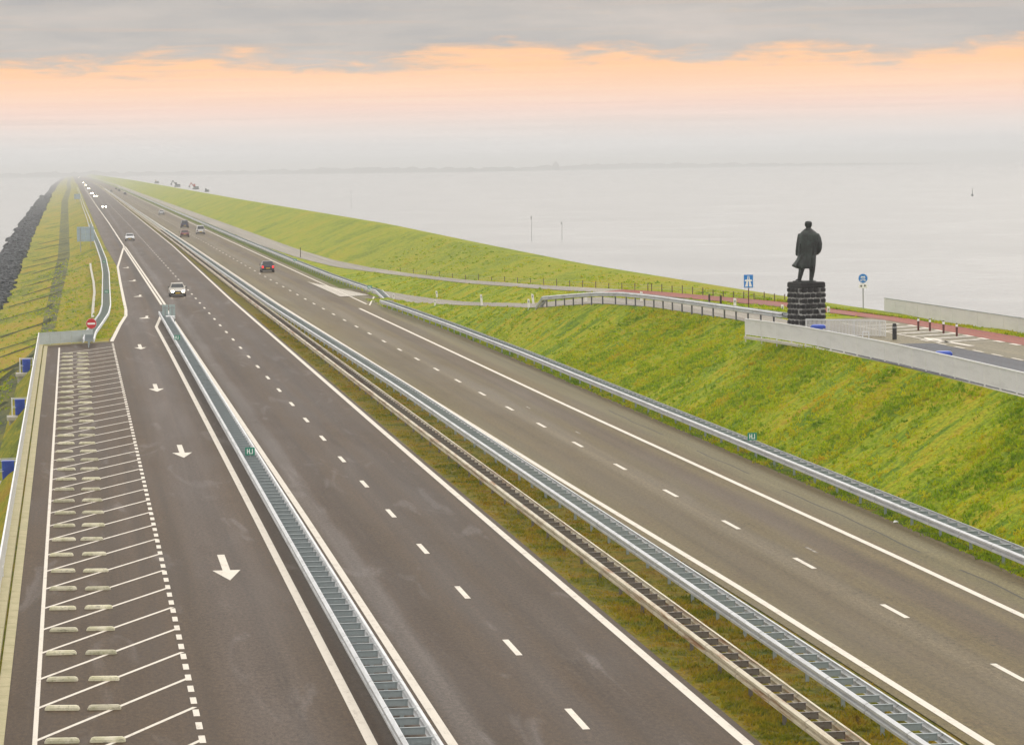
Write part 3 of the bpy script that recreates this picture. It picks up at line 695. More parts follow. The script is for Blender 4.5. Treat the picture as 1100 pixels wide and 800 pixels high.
railing(resample([px(950.5,335.4,P_TOP), px(1010,345,P_TOP), px(1100,359.7,P_TOP), px(1200,377,P_TOP), (51.3,110.,P_TOP), (51.4,70.,P_TOP)], 1.), .92, 'grey bar railing on the sea side behind the red cycle path', m='fence_grey', top='galv_dark', pitch=.1, bar=(.012,.06), panel=2.5, base=.03, top_w=.05)
railing([px(866,360,P_TOP), px(897,361,P_TOP), px(928,361.5,P_TOP), px(951,362,P_TOP)], .9, 'short open white railing beside the foot of the pedestal', m='fence_grey', top='fence_white', pitch=.09, bar=(.04,.02), panel=1.58, base=.08)
r = empty('low_hoop', px(930,363.5,P_TOP+.03), 0, 'small white tubular hoop low on the paving right of the pedestal', 'hoop')
for s in (-.17, .17): MB().tube((s,0,0),(s,0,.35),.025).build('leg', M['fence_white'], r)
MB().tube((-.19,0,.36),(.19,0,.36),.028).build('top_bar', M['fence_white'], r)

# blue litter containers on ledges behind the lay-by fence
for i, (u, v, z) in enumerate(((28.5,400,-.55),(21.5,446,-.55),(9.,516.5,-.55),(-11,640,-.55))):
    x, y, _ = px(u, v, z); nm = ['farthest','third from the front','second from the front','nearest, cut by the frame edge'][i]
    s = empty('concrete_ledge', (x-.12, y-.45, z), R(3), 'pale concrete ledge under the blue container, '+nm, 'ledge', 'ledges behind the lay-by fence')
    MB().box(-.62,.62,-.75,.75,-.22,0).build('slab', M['concrete_pale'], s)
    MB().box(-.5,.5,-.6,.6,-1.2,-.22).build('footing', M['concrete_pale'], s)
    b = empty('waste_container', (x, y, z+.003), R(3), 'blue waste container behind the lay-by fence, '+nm, 'waste container', 'blue waste containers')
    mb = MB(); mb.loft([[(-.25*k,-.25*k,zz),(.25*k,-.25*k,zz),(.25*k,.25*k,zz),(-.25*k,.25*k,zz)] for zz, k in ((.04,1.05),(.8,1.12),(.9,1.12))])
    for q in (-.15,-.05,.05,.15): mb.box(q-.015,q+.015,-.305,-.25,.1,.84)
    mb.build('bin_body', M['bin_blue'], b)
    mb = MB(); mb.loft([[(-.3*k,-.3*k,zz),(.3*k,-.3*k,zz),(.3*k,.3*k,zz),(-.3*k,.3*k,zz)] for zz, k in ((.905,1.),(.94,1.),(.97,.8))]); mb.build('lid', M['bin_blue'], b)
    c = empty('container_cage', (x, y, z+.003), R(3), 'white tubular frame around the blue container, '+nm, 'frame', 'white frames around the containers')
    mb = MB()
    for sx in (-.45,.45):
        for sy in (-.45,.45): MB().tube((sx,sy,0),(sx,sy,1.02),.022,n=6).build('leg', M['fence_white'], c)
    for zz in (.5,1.0):
        for sx in (-.45,.45): mb.bar((sx,-.45,zz),(sx,.45,zz),.025)
        mb.bar((-.45,.45,zz),(.45,.45,zz),.025); mb.bar((-.45,-.45,zz),(-.22,-.45,zz),.025) if zz < .9 else mb.bar((-.45,-.45,zz),(.45,-.45,zz),.025)
    mb.build('rail', M['fence_white'], c)

# ------------------------------------------------------------------ signs
def disc(mb, r_, y0, y1, n=24, c=(0,0), m=0): mb.tube((c[0],y0,c[1]),(c[0],y1,c[1]), r_, n=n, m=m)
x, y, z = px(98.5, 364.5, .05)
r = empty('traffic_sign', (x, y, .05), R(2), 'round red no-entry sign with white bar at the lay-by end fence', 'traffic sign')
MB().tube((0,.03,-.2),(0,.03,1.7),.035).build('post', M['post_grey'], r)
mb = MB(); disc(mb, .41, -.02, .0, 28); o = mb.build('disc', M['sign_red'], r, (0,0,1.28))
mb = MB(); disc(mb, .43, .0, .015, 28); mb.build('rim', M['sign_white'], o)
MB().box(-.31,.31,-.028,-.021,-.075,.075).build('white_bar', M['sign_white'], o)

x, y, z = px(804.3, 330.5, 4.02)
r = empty('motorway_sign', (x, y, 4.0), R(-13), 'blue rectangular motorway sign on a dark post left of the statue', 'traffic sign')
MB().tube((0,.04,-.3),(0,.04,2.1),.035).build('post', M['red_brown_paint'], r)
p = MB().box(-.3,.3,-.02,.0,1.35,2.2).build('panel', M['sign_blue'], r)
mb = MB(); mb.box(-.32,.32,.001,.02,1.33,2.22); mb.build('rim', M['sign_white'], p)
mb = MB(); f0, f1 = -.028, -.021
def flat(mb, pts): mb.add([(a, f1, b) for a, b in pts]+[(a, f0, b) for a, b in pts], [tuple(range(len(pts))), tuple(range(2*len(pts)-1, len(pts)-1, -1))]+[(i, (i+1)%len(pts), len(pts)+(i+1)%len(pts), len(pts)+i) for i in range(len(pts))])
for s in (-1, 1):
    flat(mb, [(s*.235,1.42),(s*.045,1.42),(s*.03,1.78),(s*.12,1.78)])
    flat(mb, [(s*.09,1.87),(s*.025,1.87),(s*.018,2.13),(s*.05,2.13)])
flat(mb, [(-.25,1.77),(.25,1.77),(.25,1.82),(.18,1.88),(-.18,1.88),(-.25,1.82)])
mb.build('motorway_symbol', M['sign_white'], p)

x, y, z = px(927.3, 331.2, 4.05)
r = empty('cycle_path_sign', (x, y, 4.0), R(-15), 'round blue cycle and moped path sign with small white plate on grey post', 'traffic sign')
MB().tube((0,.04,-.3),(0,.04,2.25),.04).build('post', M['post_grey'], r)
mb = MB(); disc(mb, .29, -.02, 0); d = mb.build('disc', M['sign_blue'], r, (0,0,2.0))
mb = MB(); disc(mb, .31, .001, .015); mb.build('rim', M['sign_white'], d)
mb = MB()
def ring(mb, c, ro, ri, n=14):
    mb.add([(c[0]+q*math.cos(2*PI*i/n), f0, c[1]+q*math.sin(2*PI*i/n)) for q in (ro, ri) for i in range(n)], [(i, (i+1)%n, n+(i+1)%n, n+i) for i in range(n)])
ring(mb, (-.11,-.13), .065, .04); ring(mb, (.11,-.13), .065, .04)                       # bicycle
for a, b in (((-.11,-.13),(-.03,-.03)),((-.03,-.03),(.08,-.03)),((.08,-.03),(.11,-.13)),((-.03,-.03),(.01,-.13)),((.01,-.13),(.08,-.03))): mb.bar((a[0],-.025,a[1]),(b[0],-.025,b[1]),.018,.006,up=(0,1,0))
ring(mb, (-.1,.05), .05, .028); ring(mb, (.1,.05), .05, .028); flat(mb, [(-.1,.05),(.1,.05),(.13,.12),(.08,.16),(.02,.1),(-.06,.15),(-.14,.12)])  # moped
mb.build('bicycle_and_moped_symbol', M['sign_white'], d)
q = MB().box(-.27,.27,-.02,0,1.36,1.64).build('sub_plate', M['sign_white'], r)
mb = MB(); flat(mb, [(-.16,1.44),(-.08,1.44),(-.08,1.5),(-.05,1.5),(-.12,1.58),(-.19,1.5),(-.16,1.5)]); flat(mb, [(.08,1.58),(.16,1.58),(.16,1.52),(.19,1.52),(.12,1.44),(.05,1.52),(.08,1.52)])
mb.build('arrow_symbols', M['black_plastic'], q)

def road_board(u, v, wpx, hpx, zb, label):
    x, y, _ = px(u, v, zb); k = y/FPX*1.01; w = wpx*k; h = hpx*k; g = -.4
    r = empty('direction_board', (x, y, g), 0, label, 'sign board', 'big road signs seen from behind on the left verge')
    nb = 2
    for i in range(nb): MB().box(-w/2+w/nb*i+.01, -w/2+w/nb*(i+1)-.01, 0, .06, zb-g, zb-g+h).build('panel', M['sign_back'], r)
    mb = MB()
    for t in (.12,.5,.88): mb.box(-w/2,w/2,-.08,-.002,zb-g+h*t-.05,zb-g+h*t+.05)
    mb.build('cross_rail', M['sign_back_grey'], r)
    for s in (-.3,.3): MB().box(s*w-.07,s*w+.07,-.22,-.085,-1.2,zb-g+h*.95).build('post', M['post_grey'], r)
road_board(92, 259.5, 18, 15.5, .9, 'large blue-grey signboard seen from behind, nearer on the left verge')
road_board(83, 214, 6.5, 5.5, 1.0, 'small hazy blue signboard far up the left verge')

# white reflector posts
def refl(u, v, z, h, label, lean=0.):
    x, y, _ = px(u, v, z); r = empty('reflector_post', (x, y, z-.02), R(-10), label, 'road post', 'white road posts near the exit ramp'); r.rotation_euler[1] = R(lean)
    mb = MB(); mb.loft([[(-.09,-.05,-.2),(.09,-.05,-.2),(.09,.05,-.2),(-.09,.05,-.2)],[(-.09,-.05,h-.06),(.09,-.05,h-.06),(.09,.05,h-.06),(-.09,.05,h-.06)],[(-.08,-.04,h+.0),(.08,-.04,h-.04),(.08,.04,h-.04),(-.08,.04,h+.0)]]); mb.build('post_body', M['white_plastic'], r)
    MB().box(-.05,.05,-.058,-.051,h-.3,h-.14).build('reflector', M['post_grey'], r)
refl(423,320.6,.2,.5,'short white road post behind the start of the near slope guard rail')
refl(467.3,327.5,.85,.55,'short white road post on the near edge of the exit ramp, lower of two')
refl(469.8,320.6,.75,.78,'tall leaning white road post on the far side of the exit ramp', -6)
refl(517.8,328,1.6,.98,'white road post standing alone between the two pairs on the ramp', -5)
refl(568,331,2.5,.75,'white road post at the dipped start of the ramp guard rail')
refl(573,326.3,2.62,.82,'leaning white road post just behind the start of the ramp guard rail', -6)
refl(629.3,321,3.62,.45,'white road post peeping over the highest bend of the ramp guard rail')
refl(689,323,3.9,.68,'white road post behind the middle of the ramp guard rail')
refl(789.5,332,4.,.75,'white road post left of the motorway sign')
refl(840.5,333.5,4.,.42,'thin white road post just left of the pedestal')
refl(890,337.,4.,.5,'white road post just right of the pedestal')

# dark posts, wire fence
r = empty('marker_post', px(322.8,277.2,.05), 0, 'lone thin dark post beside the service path beyond the exit', 'post')
MB().tube((0,0,-.2),(0,0,1.5),.055,n=8).build('post_body', M['dark_wood'], r); MB().tube((0,0,1.5),(0,0,1.6),.07,.03,n=8).build('cap', M['red_brown_paint'], r)
o = px(700,312,4.); wf = empty('wire_fence', o, 0, 'low fence of small dark posts and wire along the far side of the path', 'fence')
tops = []
for u in list(range(430, 700, 14))+list(range(700, 850, 11)):
    yq = None
    v = np.interp(u, [430,440,500,600,700,840,860], [292.8,294,301,307.8,313,324.6,327])-.8; zq = np.interp(u, [430,440,500,600,700,840,860], [1.,1.2,2.2,3.3,4.,4.05,4.05])+.05
    p = np.array(px(u, v, zq))-o; tops.append(p)
    hh = random.uniform(.4,.6); MB().box(p[0]-.03,p[0]+.03,p[1]-.03,p[1]+.03,p[2]-.3,p[2]+hh).build('post', M['weathered_wood'], wf)
for hz in (.2,.4):
    mb = MB()
    for a, b in zip(tops[:-1], tops[1:]): mb.bar(a+(0,0,hz), b+(0,0,hz), .012)
    mb.build('wire', M['post_grey'], wf)
for i, (u, v) in enumerate(((762,326.2),(774.3,327.4))):
    r = empty('wooden_post', px(u, v, 4.), 0, ['brown wooden post on the near side of the red path, left one of two','brown wooden post on the near side of the red path, right one of two'][i], 'post', 'brown posts by the red path')
    MB().box(-.06,.06,-.06,.06,-.3,.62).build('post_body', M['dark_wood'], r); MB().loft([[(-.06,-.06,.62),(.06,-.06,.62),(.06,.06,.62),(-.06,.06,.62)],[(-.02,-.02,.67),(.02,-.02,.67),(.02,.02,.67),(-.02,.02,.67)]]).build('cap', M['dark_wood'], r)

# bollards and the black post, blue bins on the terrace
for i, (u, v) in enumerate(((986.5,354.8),(999,356.),(1013.6,358.3),(1027.8,361.2))):
    r = empty('bollard', px(u, v, P_TOP+.03), 0, 'thin dark red bollard with white top beside the red cycle path, %s from the left' % ordinal(i), 'bollard', 'bollards beside the red cycle path')
    MB().tube((0,0,0),(0,0,.52),.06).build('shaft', M['red_brown_paint'], r); MB().tube((0,0,.52),(0,0,.66),.063).build('band', M['sign_white'], r); MB().tube((0,0,.66),(0,0,.72),.06,.03).build('cap', M['black_plastic'], r)
r = empty('bollard', px(961,364.6,P_TOP+.03), 0, 'thick black bollard at the end of the short white railing', 'bollard')
MB().tube((0,0,0),(0,0,.62),.12).build('shaft', M['black_plastic'], r); MB().tube((0,0,.62),(0,0,.68),.123).build('band', M['post_grey'], r); MB().tube((0,0,.68),(0,0,.86),.12,.1).build('cap', M['black_plastic'], r)
for i, (u, v, sc_) in enumerate(((879,366.5,.8),(1013.5,398.,.8))):
    r = empty('litter_bin', px(u, v, P_TOP+.03), R(-15), ['blue litter bin beside the pedestal, its lid just above the railing','blue litter bin on the dark terrace road, showing over the railing'][i], 'litter bin', 'blue litter bins on the terrace')
    r.scale = (sc_,)*3
    MB().loft([[(-.3*k,-.22*k,z_),(.3*k,-.22*k,z_),(.3*k,.22*k,z_),(-.3*k,.22*k,z_)] for z_, k in ((.08,.8),(.85,1.))]).build('bin_body', M['bin_blue'], r)
    MB().loft([[(-.5*k,-.3*k,z_),(.5*k,-.25*k,z_),(.5*k,.25*k,z_),(-.5*k,.3*k,z_)] for z_, k in ((.87,1.),(1.0,1.02),(1.1,.8),(1.13,.5))]).build('lid', M['bin_blue'], r)
    MB().tube((-.42,-.28,1.0),(-.42,.28,1.0),.03).build('handle', M['post_grey'], r)
    for s in (-.2,.2): MB().tube((s,-.03,.06),(s,.03,.06),.06).build('wheel', M['black_plastic'], r)

# ------------------------------------------------------------------ statue on its pedestal
SX, SY, _ = px(866.5, 353.5, P_TOP)
VA = math.atan2(SX, SY)
pd = empty('pedestal', (SX, SY, P_TOP-.05), -VA+R(31), 'square pedestal of dark rough basalt blocks carrying the bronze statue', 'pedestal')
PW, PH = .81, 2.78
MB().box(-PW+.035,PW-.035,-PW+.035,PW-.035,-.4,PH-.35).build('mortar_core', M['mortar'], pd)
mb = MB(); rows = 8; rh = (PH-.3)/rows
def block(x0,x1,y0,y1,z0,z1):
    b = .05; j = lambda: random.uniform(-.012,.012)
    out = []
    for z_, k in ((z0,b),(z0+b,0),(z1-b,0),(z1,b)):
        out.append([(x0+k+j(),y0+k+j(),z_),((x0+x1)/2+j(),y0+k-.03*(k==0)+j(),z_),(x1-k+j(),y0+k+j(),z_),(x1-k+.03*(k==0)+j(),(y0+y1)/2,z_),(x1-k+j(),y1-k+j(),z_),((x0+x1)/2,y1-k+.03*(k==0)+j(),z_),(x0+k+j(),y1-k+j(),z_),(x0+k-.03*(k==0)+j(),(y0+y1)/2,z_)])
    mb.loft(out)
for k in range(rows):
    z0 = k*rh+.02; z1 = (k+1)*rh-.03; n = 4; off = (k % 2)*.5
    for side in range(4):
        e = np.linspace(-PW, PW, n+1) if k % 2 else np.array([-PW,-PW*.7,-PW*.2,PW*.25,PW*.72,PW])
        e = e + np.array([0]+[random.uniform(-.05,.05) for _ in e[1:-1]]+[0])
        for i in range(len(e)-1):
            if i == len(e)-2: continue
            a0, a1 = e[i]+.024, e[i+1]-.024; d0, d1 = -PW-random.uniform(0,.015), -PW+.3
            c = {0:(a0,a1,d0,d1),1:(-d1,-d0,a0,a1),2:(-a1,-a0,-d1,-d0),3:(d0,d1,-a1,-a0)}[side]
            block(c[0],c[1],c[2],c[3],z0,z1)
o = mb.build('basalt_blocks', M['basalt'], pd); fix_normals(o.data)
mb = MB(); q = .85
mb.loft([[(-q*k,-q*k,z_),(q*k,-q*k,z_),(q*k,q*k,z_),(-q*k,q*k,z_)] for z_, k in ((PH-.32,.9),(PH-.28,.94),(PH-.06,.93),(PH,.86))]); o = mb.build('cap_slab', M['basalt'], pd); fix_normals(o.data)

def oval(cx_, cy_, z, rx, ry, n=16, tw=0., p=2.4):
    out = []
    for i in range(n):
        a = 2*PI*i/n; ca, sa = math.cos(a), math.sin(a)
        x = rx*math.copysign(abs(ca)**(2/p), ca); y = ry*math.copysign(abs(sa)**(2/p), sa)
        out.append((cx_+x*math.cos(tw)-y*math.sin(tw), cy_+x*math.sin(tw)+y*math.cos(tw), z))
    return out
def limb(mb, pts, n=12):
    """a tapering limb through (x,y,z,rx,ry) sections"""
    mb.loft([oval(x, y, z, a, b, n, p=2.) for x, y, z, a, b in pts])
def statue():
    st = empty('statue', (SX, SY, P_TOP-.05+PH), -VA, 'dark bronze statue of a man in a long windblown coat seen from behind', 'statue')
    mb = MB(); k = .0094; X = lambda q: (q-218)*k*1.1; Zz = lambda q: (455-q)*k
    # coat body, from the hem up to the collar; the hem is blown out to the left
    S = [(374,(168,270),.36,.0),(360,(140,271),.40,.0),(350,(139,272),.41,0),(335,(152,273),.40,0),(318,(163,274),.38,0),(300,(171,275),.37,0),(270,(172,276),.37,0),(240,(171,280),.36,0),(210,(173,284),.36,0),(185,(177,287),.35,0),(168,(181,286),.33,-.02),(152,(190,277),.28,-.02),(142,(200,266),.2,0.),(132,(211,254),.14,.02)]
    mb.loft([oval(X((a+b)/2), y, Zz(z), (b-a)/2*k*1.1, ry*(1.1 if z > 300 else 1.06), 22) for z, (a, b), ry, y in S])
    # left arm hanging, right arm bent with the hand in the pocket
    limb(mb, [(X(190),0,Zz(160),.16,.18),(X(184),-.0,Zz(185),.15,.17),(X(177),-.02,Zz(225),.14,.16),(X(172),.02,Zz(262),.125,.14),(X(169),.1,Zz(288),.1,.11),(X(169),.14,Zz(297),.07,.08)])
    limb(mb, [(X(276),0,Zz(160),.16,.18),(X(288),-.04,Zz(185),.155,.17),(X(295),-.12,Zz(225),.15,.17),(X(292),-.1,Zz(255),.15,.17),(X(285),.06,Zz(278),.14,.16),(X(276),.16,Zz(292),.1,.11)])
    # legs and shoes
    limb(mb, [(X(200),0,Zz(352),.2,.2),(X(192),0,Zz(385),.17,.19),(X(186),-.02,Zz(415),.145,.16),(X(181),-.02,Zz(438),.12,.14),(X(179),0,Zz(447),.12,.16)])
    limb(mb, [(X(250),.05,Zz(352),.2,.2),(X(252),.05,Zz(385),.17,.19),(X(249),.05,Zz(415),.145,.16),(X(246),.05,Zz(438),.12,.14),(X(246),.06,Zz(447),.12,.16)])
    for xc, yc, a in ((X(174),.1,-.5),(X(247),.18,.12)):
        rings = []
        for t, w, h in ((-.22,.08,.1),(-.16,.115,.15),(0,.12,.16),(.15,.125,.13),(.3,.13,.1),(.38,.09,.07)):
            rings.append([(xc+math.cos(a)*dx-math.sin(a)*-t*-1, yc+t*math.cos(a)+math.sin(a)*dx, dz) for dx, dz in ((-w,0.),(-w,h*.6),(-w*.5,h),(w*.5,h),(w,h*.6),(w,0.))])
        mb.loft(rings)
    # neck and head with nose, ears, brow and hair
    hx = X(233); hz = Zz(107)
    mb.loft([oval(hx, .02, z, r0, r1, 14) for z, r0, r1 in ((Zz(150),.2,.18),(Zz(138),.14,.15),(Zz(124),.125,.14))])
    mb.loft([oval(hx, .03, hz+z, r0*1.14, r1*1.08, 16, p=2.6) for z, r0, r1 in ((-.215,.06,.08),(-.19,.115,.14),(-.1,.16,.195),(0,.185,.215),(.09,.19,.22),(.16,.17,.2),(.205,.12,.15),(.225,.05,.06))])
    mb.loft([oval(hx, .25, hz+z, r0, r1, 8, p=2.) for z, r0, r1 in ((-.07,.035,.045),(-.03,.035,.04),(.05,.018,.02))])
    for s in (-1, 1): mb.loft([oval(hx+s*.19, .02, hz+z, r0, r1, 8, p=2.) for z, r0, r1 in ((-.07,.018,.03),(-.02,.03,.05),(.05,.03,.055),(.08,.015,.03))])
    # raised collar, back seam and coat folds
    mb.loft([oval(X(232), .0, Zz(z), a, b, 16) for z, a, b in ((150,.31,.22),(140,.23,.19),(130,.19,.175))])
    for x0, x1, z0, z1, w in ((232,214,172,370,.035),(196,160,290,360,.05),(262,262,300,372,.05),(252,240,250,372,.045),(186,178,215,285,.04),(215,190,300,370,.05),(282,268,200,290,.05)):
        mb.tube((X(x0),-.345,Zz(z0)),(X(x1),-.4,Zz(z1)),w,w*1.2,8)
    o = mb.build('bronze_figure', M['bronze'], st, smooth=True); fix_normals(o.data)
    md = o.modifiers.new('remesh', 'REMESH'); md.mode = 'VOXEL'; md.voxel_size = .026; md.use_smooth_shade = True
    sm_ = o.modifiers.new('smooth', 'SMOOTH'); sm_.factor = .5; sm_.iterations = 3
    dg = bpy.context.evaluated_depsgraph_get(); me = bpy.data.meshes.new_from_object(o.evaluated_get(dg)); o.modifiers.clear(); o.data = me
    me.polygons.foreach_set('use_smooth', [True]*len(me.polygons))
    mb = MB(); mb.loft([oval(-.1, .02, z, a, .5, 18, p=3.) for z, a in ((0.,.68),(.05,.68),(.07,.64))]); mb.build('bronze_base', M['bronze'], st)
statue()

# ------------------------------------------------------------------ vehicles
CARP = {}
def paint(col, rough=.3):
    k = tuple(col)
    if k not in CARP: CARP[k] = mat('car_paint', col, rough, .25)
    return CARP[k]
mk('car_glass', (.02,.025,.03), .08); mk('car_trim', (.02,.02,.02), .6); mk('tyre', (.015,.015,.015), .8); mk('rim_alloy', (.45,.45,.46), .35, .6)
mk('plate_yellow', (.75,.5,.03), .5)
mk('head_lit', (.9,.9,.85), .3, emit=(1.,.86,.62), es=26.); mk('head_off', (.7,.72,.75), .15); mk('tail_lit', (.4,.01,.01), .3, emit=(1.,.03,.03), es=1.6); mk('tail_off', (.1,.008,.01), .3)
def car(loc, away, colr, label, kind='hatch', lit=False, simple=False, scale=1., lamp=1., cname='parked'):
    L, Wd, Ht = {'hatch':(4.0,1.74,1.46),'sedan':(4.5,1.76,1.42),'estate':(4.6,1.78,1.5),'van':(4.5,1.82,1.85),'suv':(4.4,1.84,1.72)}[kind]
    w = Wd/2; belt = .92 if kind in ('hatch','sedan','estate') else 1.02; hood = .76 if kind != 'van' else .95
    r = empty('car', loc, 0 if away else PI, label, 'car', 'cars on the two carriageways'); r.scale = (scale,)*3
    pm = paint(colr)
    st = [(-.5,.38,.6,.86),(-.485,.26,.78,.95),(-.42,.2,belt,1.),(-.1,.19,belt+.01,1.),(.16,.19,belt-.01,1.),(.2,.19,belt-.04,1.),(.4,.2,hood,.98),(.475,.26,hood-.08,.92),(.5,.36,hood-.22,.82)]
    if kind in ('hatch','estate','van','suv'): st[0] = (-.5,.38,.72,.9); st[1] = (-.49,.26,belt-.02,.96)
    mb = MB(); mb.loft([[(-w*k*.88,y*L,zb),(-w*k,y*L,zb+.16),(-w*k,y*L,zt-.16),(-w*k*.93,y*L,zt-.03),(-w*k*.78,y*L,zt),(w*k*.78,y*L,zt),(w*k*.93,y*L,zt-.03),(w*k,y*L,zt-.16),(w*k,y*L,zb+.16),(w*k*.88,y*L,zb)] for y, zb, zt, k in st])
    rb, rr, fr, fb = {'hatch':(-.48,-.39,.02,.21),'sedan':(-.36,-.22,.02,.2),'estate':(-.49,-.43,.02,.2),'van':(-.49,-.46,.1,.3),'suv':(-.49,-.44,.03,.2)}[kind]
    wb, wr = w*.9, w*.7
    def cab(f0=0., zz=(belt-.03, Ht-.05, Ht)):
        out = []
        for z, t in ((zz[0],0.),(zz[1],.93),(zz[2],1.06)):
            ww = wb+(wr-wb)*t; out.append([(-ww,(rb+(rr-rb)*t)*L,z),(ww,(rb+(rr-rb)*t)*L,z),(ww,(fb+(fr-fb)*t)*L,z),(-ww,(fb+(fr-fb)*t)*L,z)])
        return out
    mb.loft(cab()); b = mb.build('body', pm, r, smooth=False); fix_normals(b.data)
    z0, z1 = belt-.03, Ht-.05
    P = lambda side, t, y: None
    def lerp(t): return wb+(wr-wb)*.93*t, (rb+(rr-rb)*.93*t)*L, (fb+(fr-fb)*.93*t)*L, z0+(z1-z0)*t
    (wa, ya, yf, za), (wc, yc, yg, zc_) = lerp(.12), lerp(.92)
    q = MB(); q.add([(-wa*.9,yf+.012,za),(wa*.9,yf+.012,za),(wc*.9,yg+.012,zc_),(-wc*.9,yg+.012,zc_)], [(0,1,2,3)]); q.build('windscreen', M['car_glass'], r)
    q = MB(); q.add([(-wa*.88,ya-.012,za),(wa*.88,ya-.012,za),(wc*.88,yc-.012,zc_),(-wc*.88,yc-.012,zc_)], [(3,2,1,0)]); q.build('rear_window', M['car_glass'], r)
    if not simple:
        for s in (-1, 1):
            q = MB(); mid = (ya+yf)*.5-.1
            for u0, u1 in ((.07,.5),(.53,.93)):
                q.add([(s*(wa+.012),ya+(yf-ya)*u0,za),(s*(wa+.012),ya+(yf-ya)*u1,za),(s*(wc+.012),yc+(yg-yc)*u1,zc_),(s*(wc+.012),yc+(yg-yc)*u0,zc_)], [(0,1,2,3)])
            q.build('side_window', M['car_glass'], r)
            MB().loft([[(s*w*.98,fb*L-.2,belt+.02),(s*w*.98,fb*L-.1,belt+.02),(s*w*.98,fb*L-.1,belt+.12),(s*w*.98,fb*L-.2,belt+.12)],[(s*w*1.16,fb*L-.22,belt+.0),(s*w*1.16,fb*L-.14,belt+.0),(s*w*1.16,fb*L-.14,belt+.14),(s*w*1.16,fb*L-.22,belt+.14)]]).build('mirror', M['car_trim'], r)
    for yy in (-.3, .3):
        for s in (-1, 1):
            t = MB().tube((s*(w-.19),yy*L,.31),(s*(w+.01),yy*L,.31),.31,n=16).build('wheel', M['tyre'], r)
            if not simple: MB().tube((s*(w-.02),yy*L,.31),(s*(w+.018),yy*L,.31),.19,n=12).build('rim', M['rim_alloy'], t)
    hm = M['head_lit'] if lit else M['head_off']
    for s in (-1, 1):
        mb = MB(); rr_ = .115*lamp; mb.loft([[(s*w*.66-rr_*1.25,.455*L,hood-.27),(s*w*.66+rr_*1.25,.455*L,hood-.27),(s*w*.66+rr_*1.25,.455*L,hood-.27+rr_*1.5),(s*w*.66-rr_*1.25,.455*L,hood-.27+rr_*1.5)],[(s*w*.64-rr_*1.2,.508*L,hood-.28),(s*w*.64+rr_*1.1,.5*L,hood-.28),(s*w*.64+rr_*1.1,.492*L,hood-.28+rr_*1.4),(s*w*.64-rr_*1.2,.497*L,hood-.28+rr_*1.4)]]); o = mb.build('headlight', hm, r); fix_normals(o.data)
        MB().box(s*w*.78-.13,s*w*.78+.11,-.506*L,-.47*L,belt-.34,belt-.06).build('taillight', M['tail_lit' if 'red tail lights' in label else 'tail_off'], r)
    if not simple:
        MB().box(-w*.86,w*.86,.485*L,.512*L,.27,.43).build('bumper', M['car_trim'], r); MB().box(-w*.9,w*.9,-.512*L,-.48*L,.3,.5).build('bumper', M['car_trim'], r)
        MB().box(-.26,.26,.512*L,.517*L,.34,.45).build('number_plate', M['plate_yellow'], r); MB().box(-.26,.26,-.517*L,-.512*L,.5,.61).build('number_plate', M['plate_yellow'], r)
        MB().box(-.42,.42,.49*L,.506*L,hood-.27,hood-.17).build('grille', M['car_trim'], r)
    return r
def at(u, v): x, y, _ = px(u, v, 0); return (x, y, .012)
car(at(190.5,318), False, (.42,.4,.36), 'silver-beige car with lit headlights, nearest of the oncoming cars', 'sedan', lit=True)
car(at(139.5,258.6), False, (.62,.63,.65), 'silver oncoming car with lamps off, just past the lay-by entrance', 'sedan')
for u, v, c, lb in ((112,224,(.3,.28,.26),'hazy oncoming car with two bright headlights, alone in its lane'),
                    (102.5,212,(.2,.2,.2),'hazy oncoming car with lit headlights, lower of a close pair'),
                    (98.6,208.8,(.3,.3,.3),'hazy oncoming car with lit headlights, upper of a close pair'),
                    (95,203.6,(.35,.3,.3),'faint oncoming car with lit headlights, right of three in a cluster'),
                    (92.2,199.6,(.3,.3,.3),'faint oncoming car with lit headlights, middle of three in a cluster'),
                    (89.4,196.8,(.3,.3,.3),'faint oncoming car with lit headlights, left of three in a cluster'),
                    (85,191.5,(.3,.3,.3),'pair of headlights almost lost in haze, lower of the last two cars'),
                    (82.3,188.7,(.3,.3,.3),'pair of headlights almost lost in haze, the very last oncoming car')):
    car(at(u, v), False, c, lb, 'sedan', lit=True, simple=True, lamp=2.2 if v < 215 else 1.7)
car(at(287,292.2), True, (.035,.03,.045), 'dark car with red tail lights driving away past the exit, nearest of the departing cars', 'hatch')
car(at(198.3,254.6), True, (.16,.02,.03), 'dark red car driving away, below a dark blue one', 'sedan')
car(at(198.2,244.6), True, (.025,.03,.07), 'dark navy car driving away, just ahead of the dark red one', 'suv')
car(at(215.3,251.6), True, (.6,.6,.6), 'white estate car driving away in the right lane beside two dark cars', 'van')
car(at(173.5,230.8), True, (.45,.46,.48), 'silver car driving away in the haze, alone', 'sedan', simple=True)
for u, v, c, lb in ((134.3,209.4,(.03,.035,.06),'small dark departing car, nearest of the hazy group beyond the silver one'),
                    (128,205.6,(.03,.03,.05),'small dark departing car, second of the hazy group beyond the silver one'),
                    (124.6,203.8,(.04,.04,.06),'small dark departing car, farthest in the right lane of the hazy group'),
                    (119.6,206.4,(.2,.2,.22),'small grey departing car in the left lane beside the hazy dark group')):
    car(at(u, v), True, c, lb, 'hatch', simple=True)

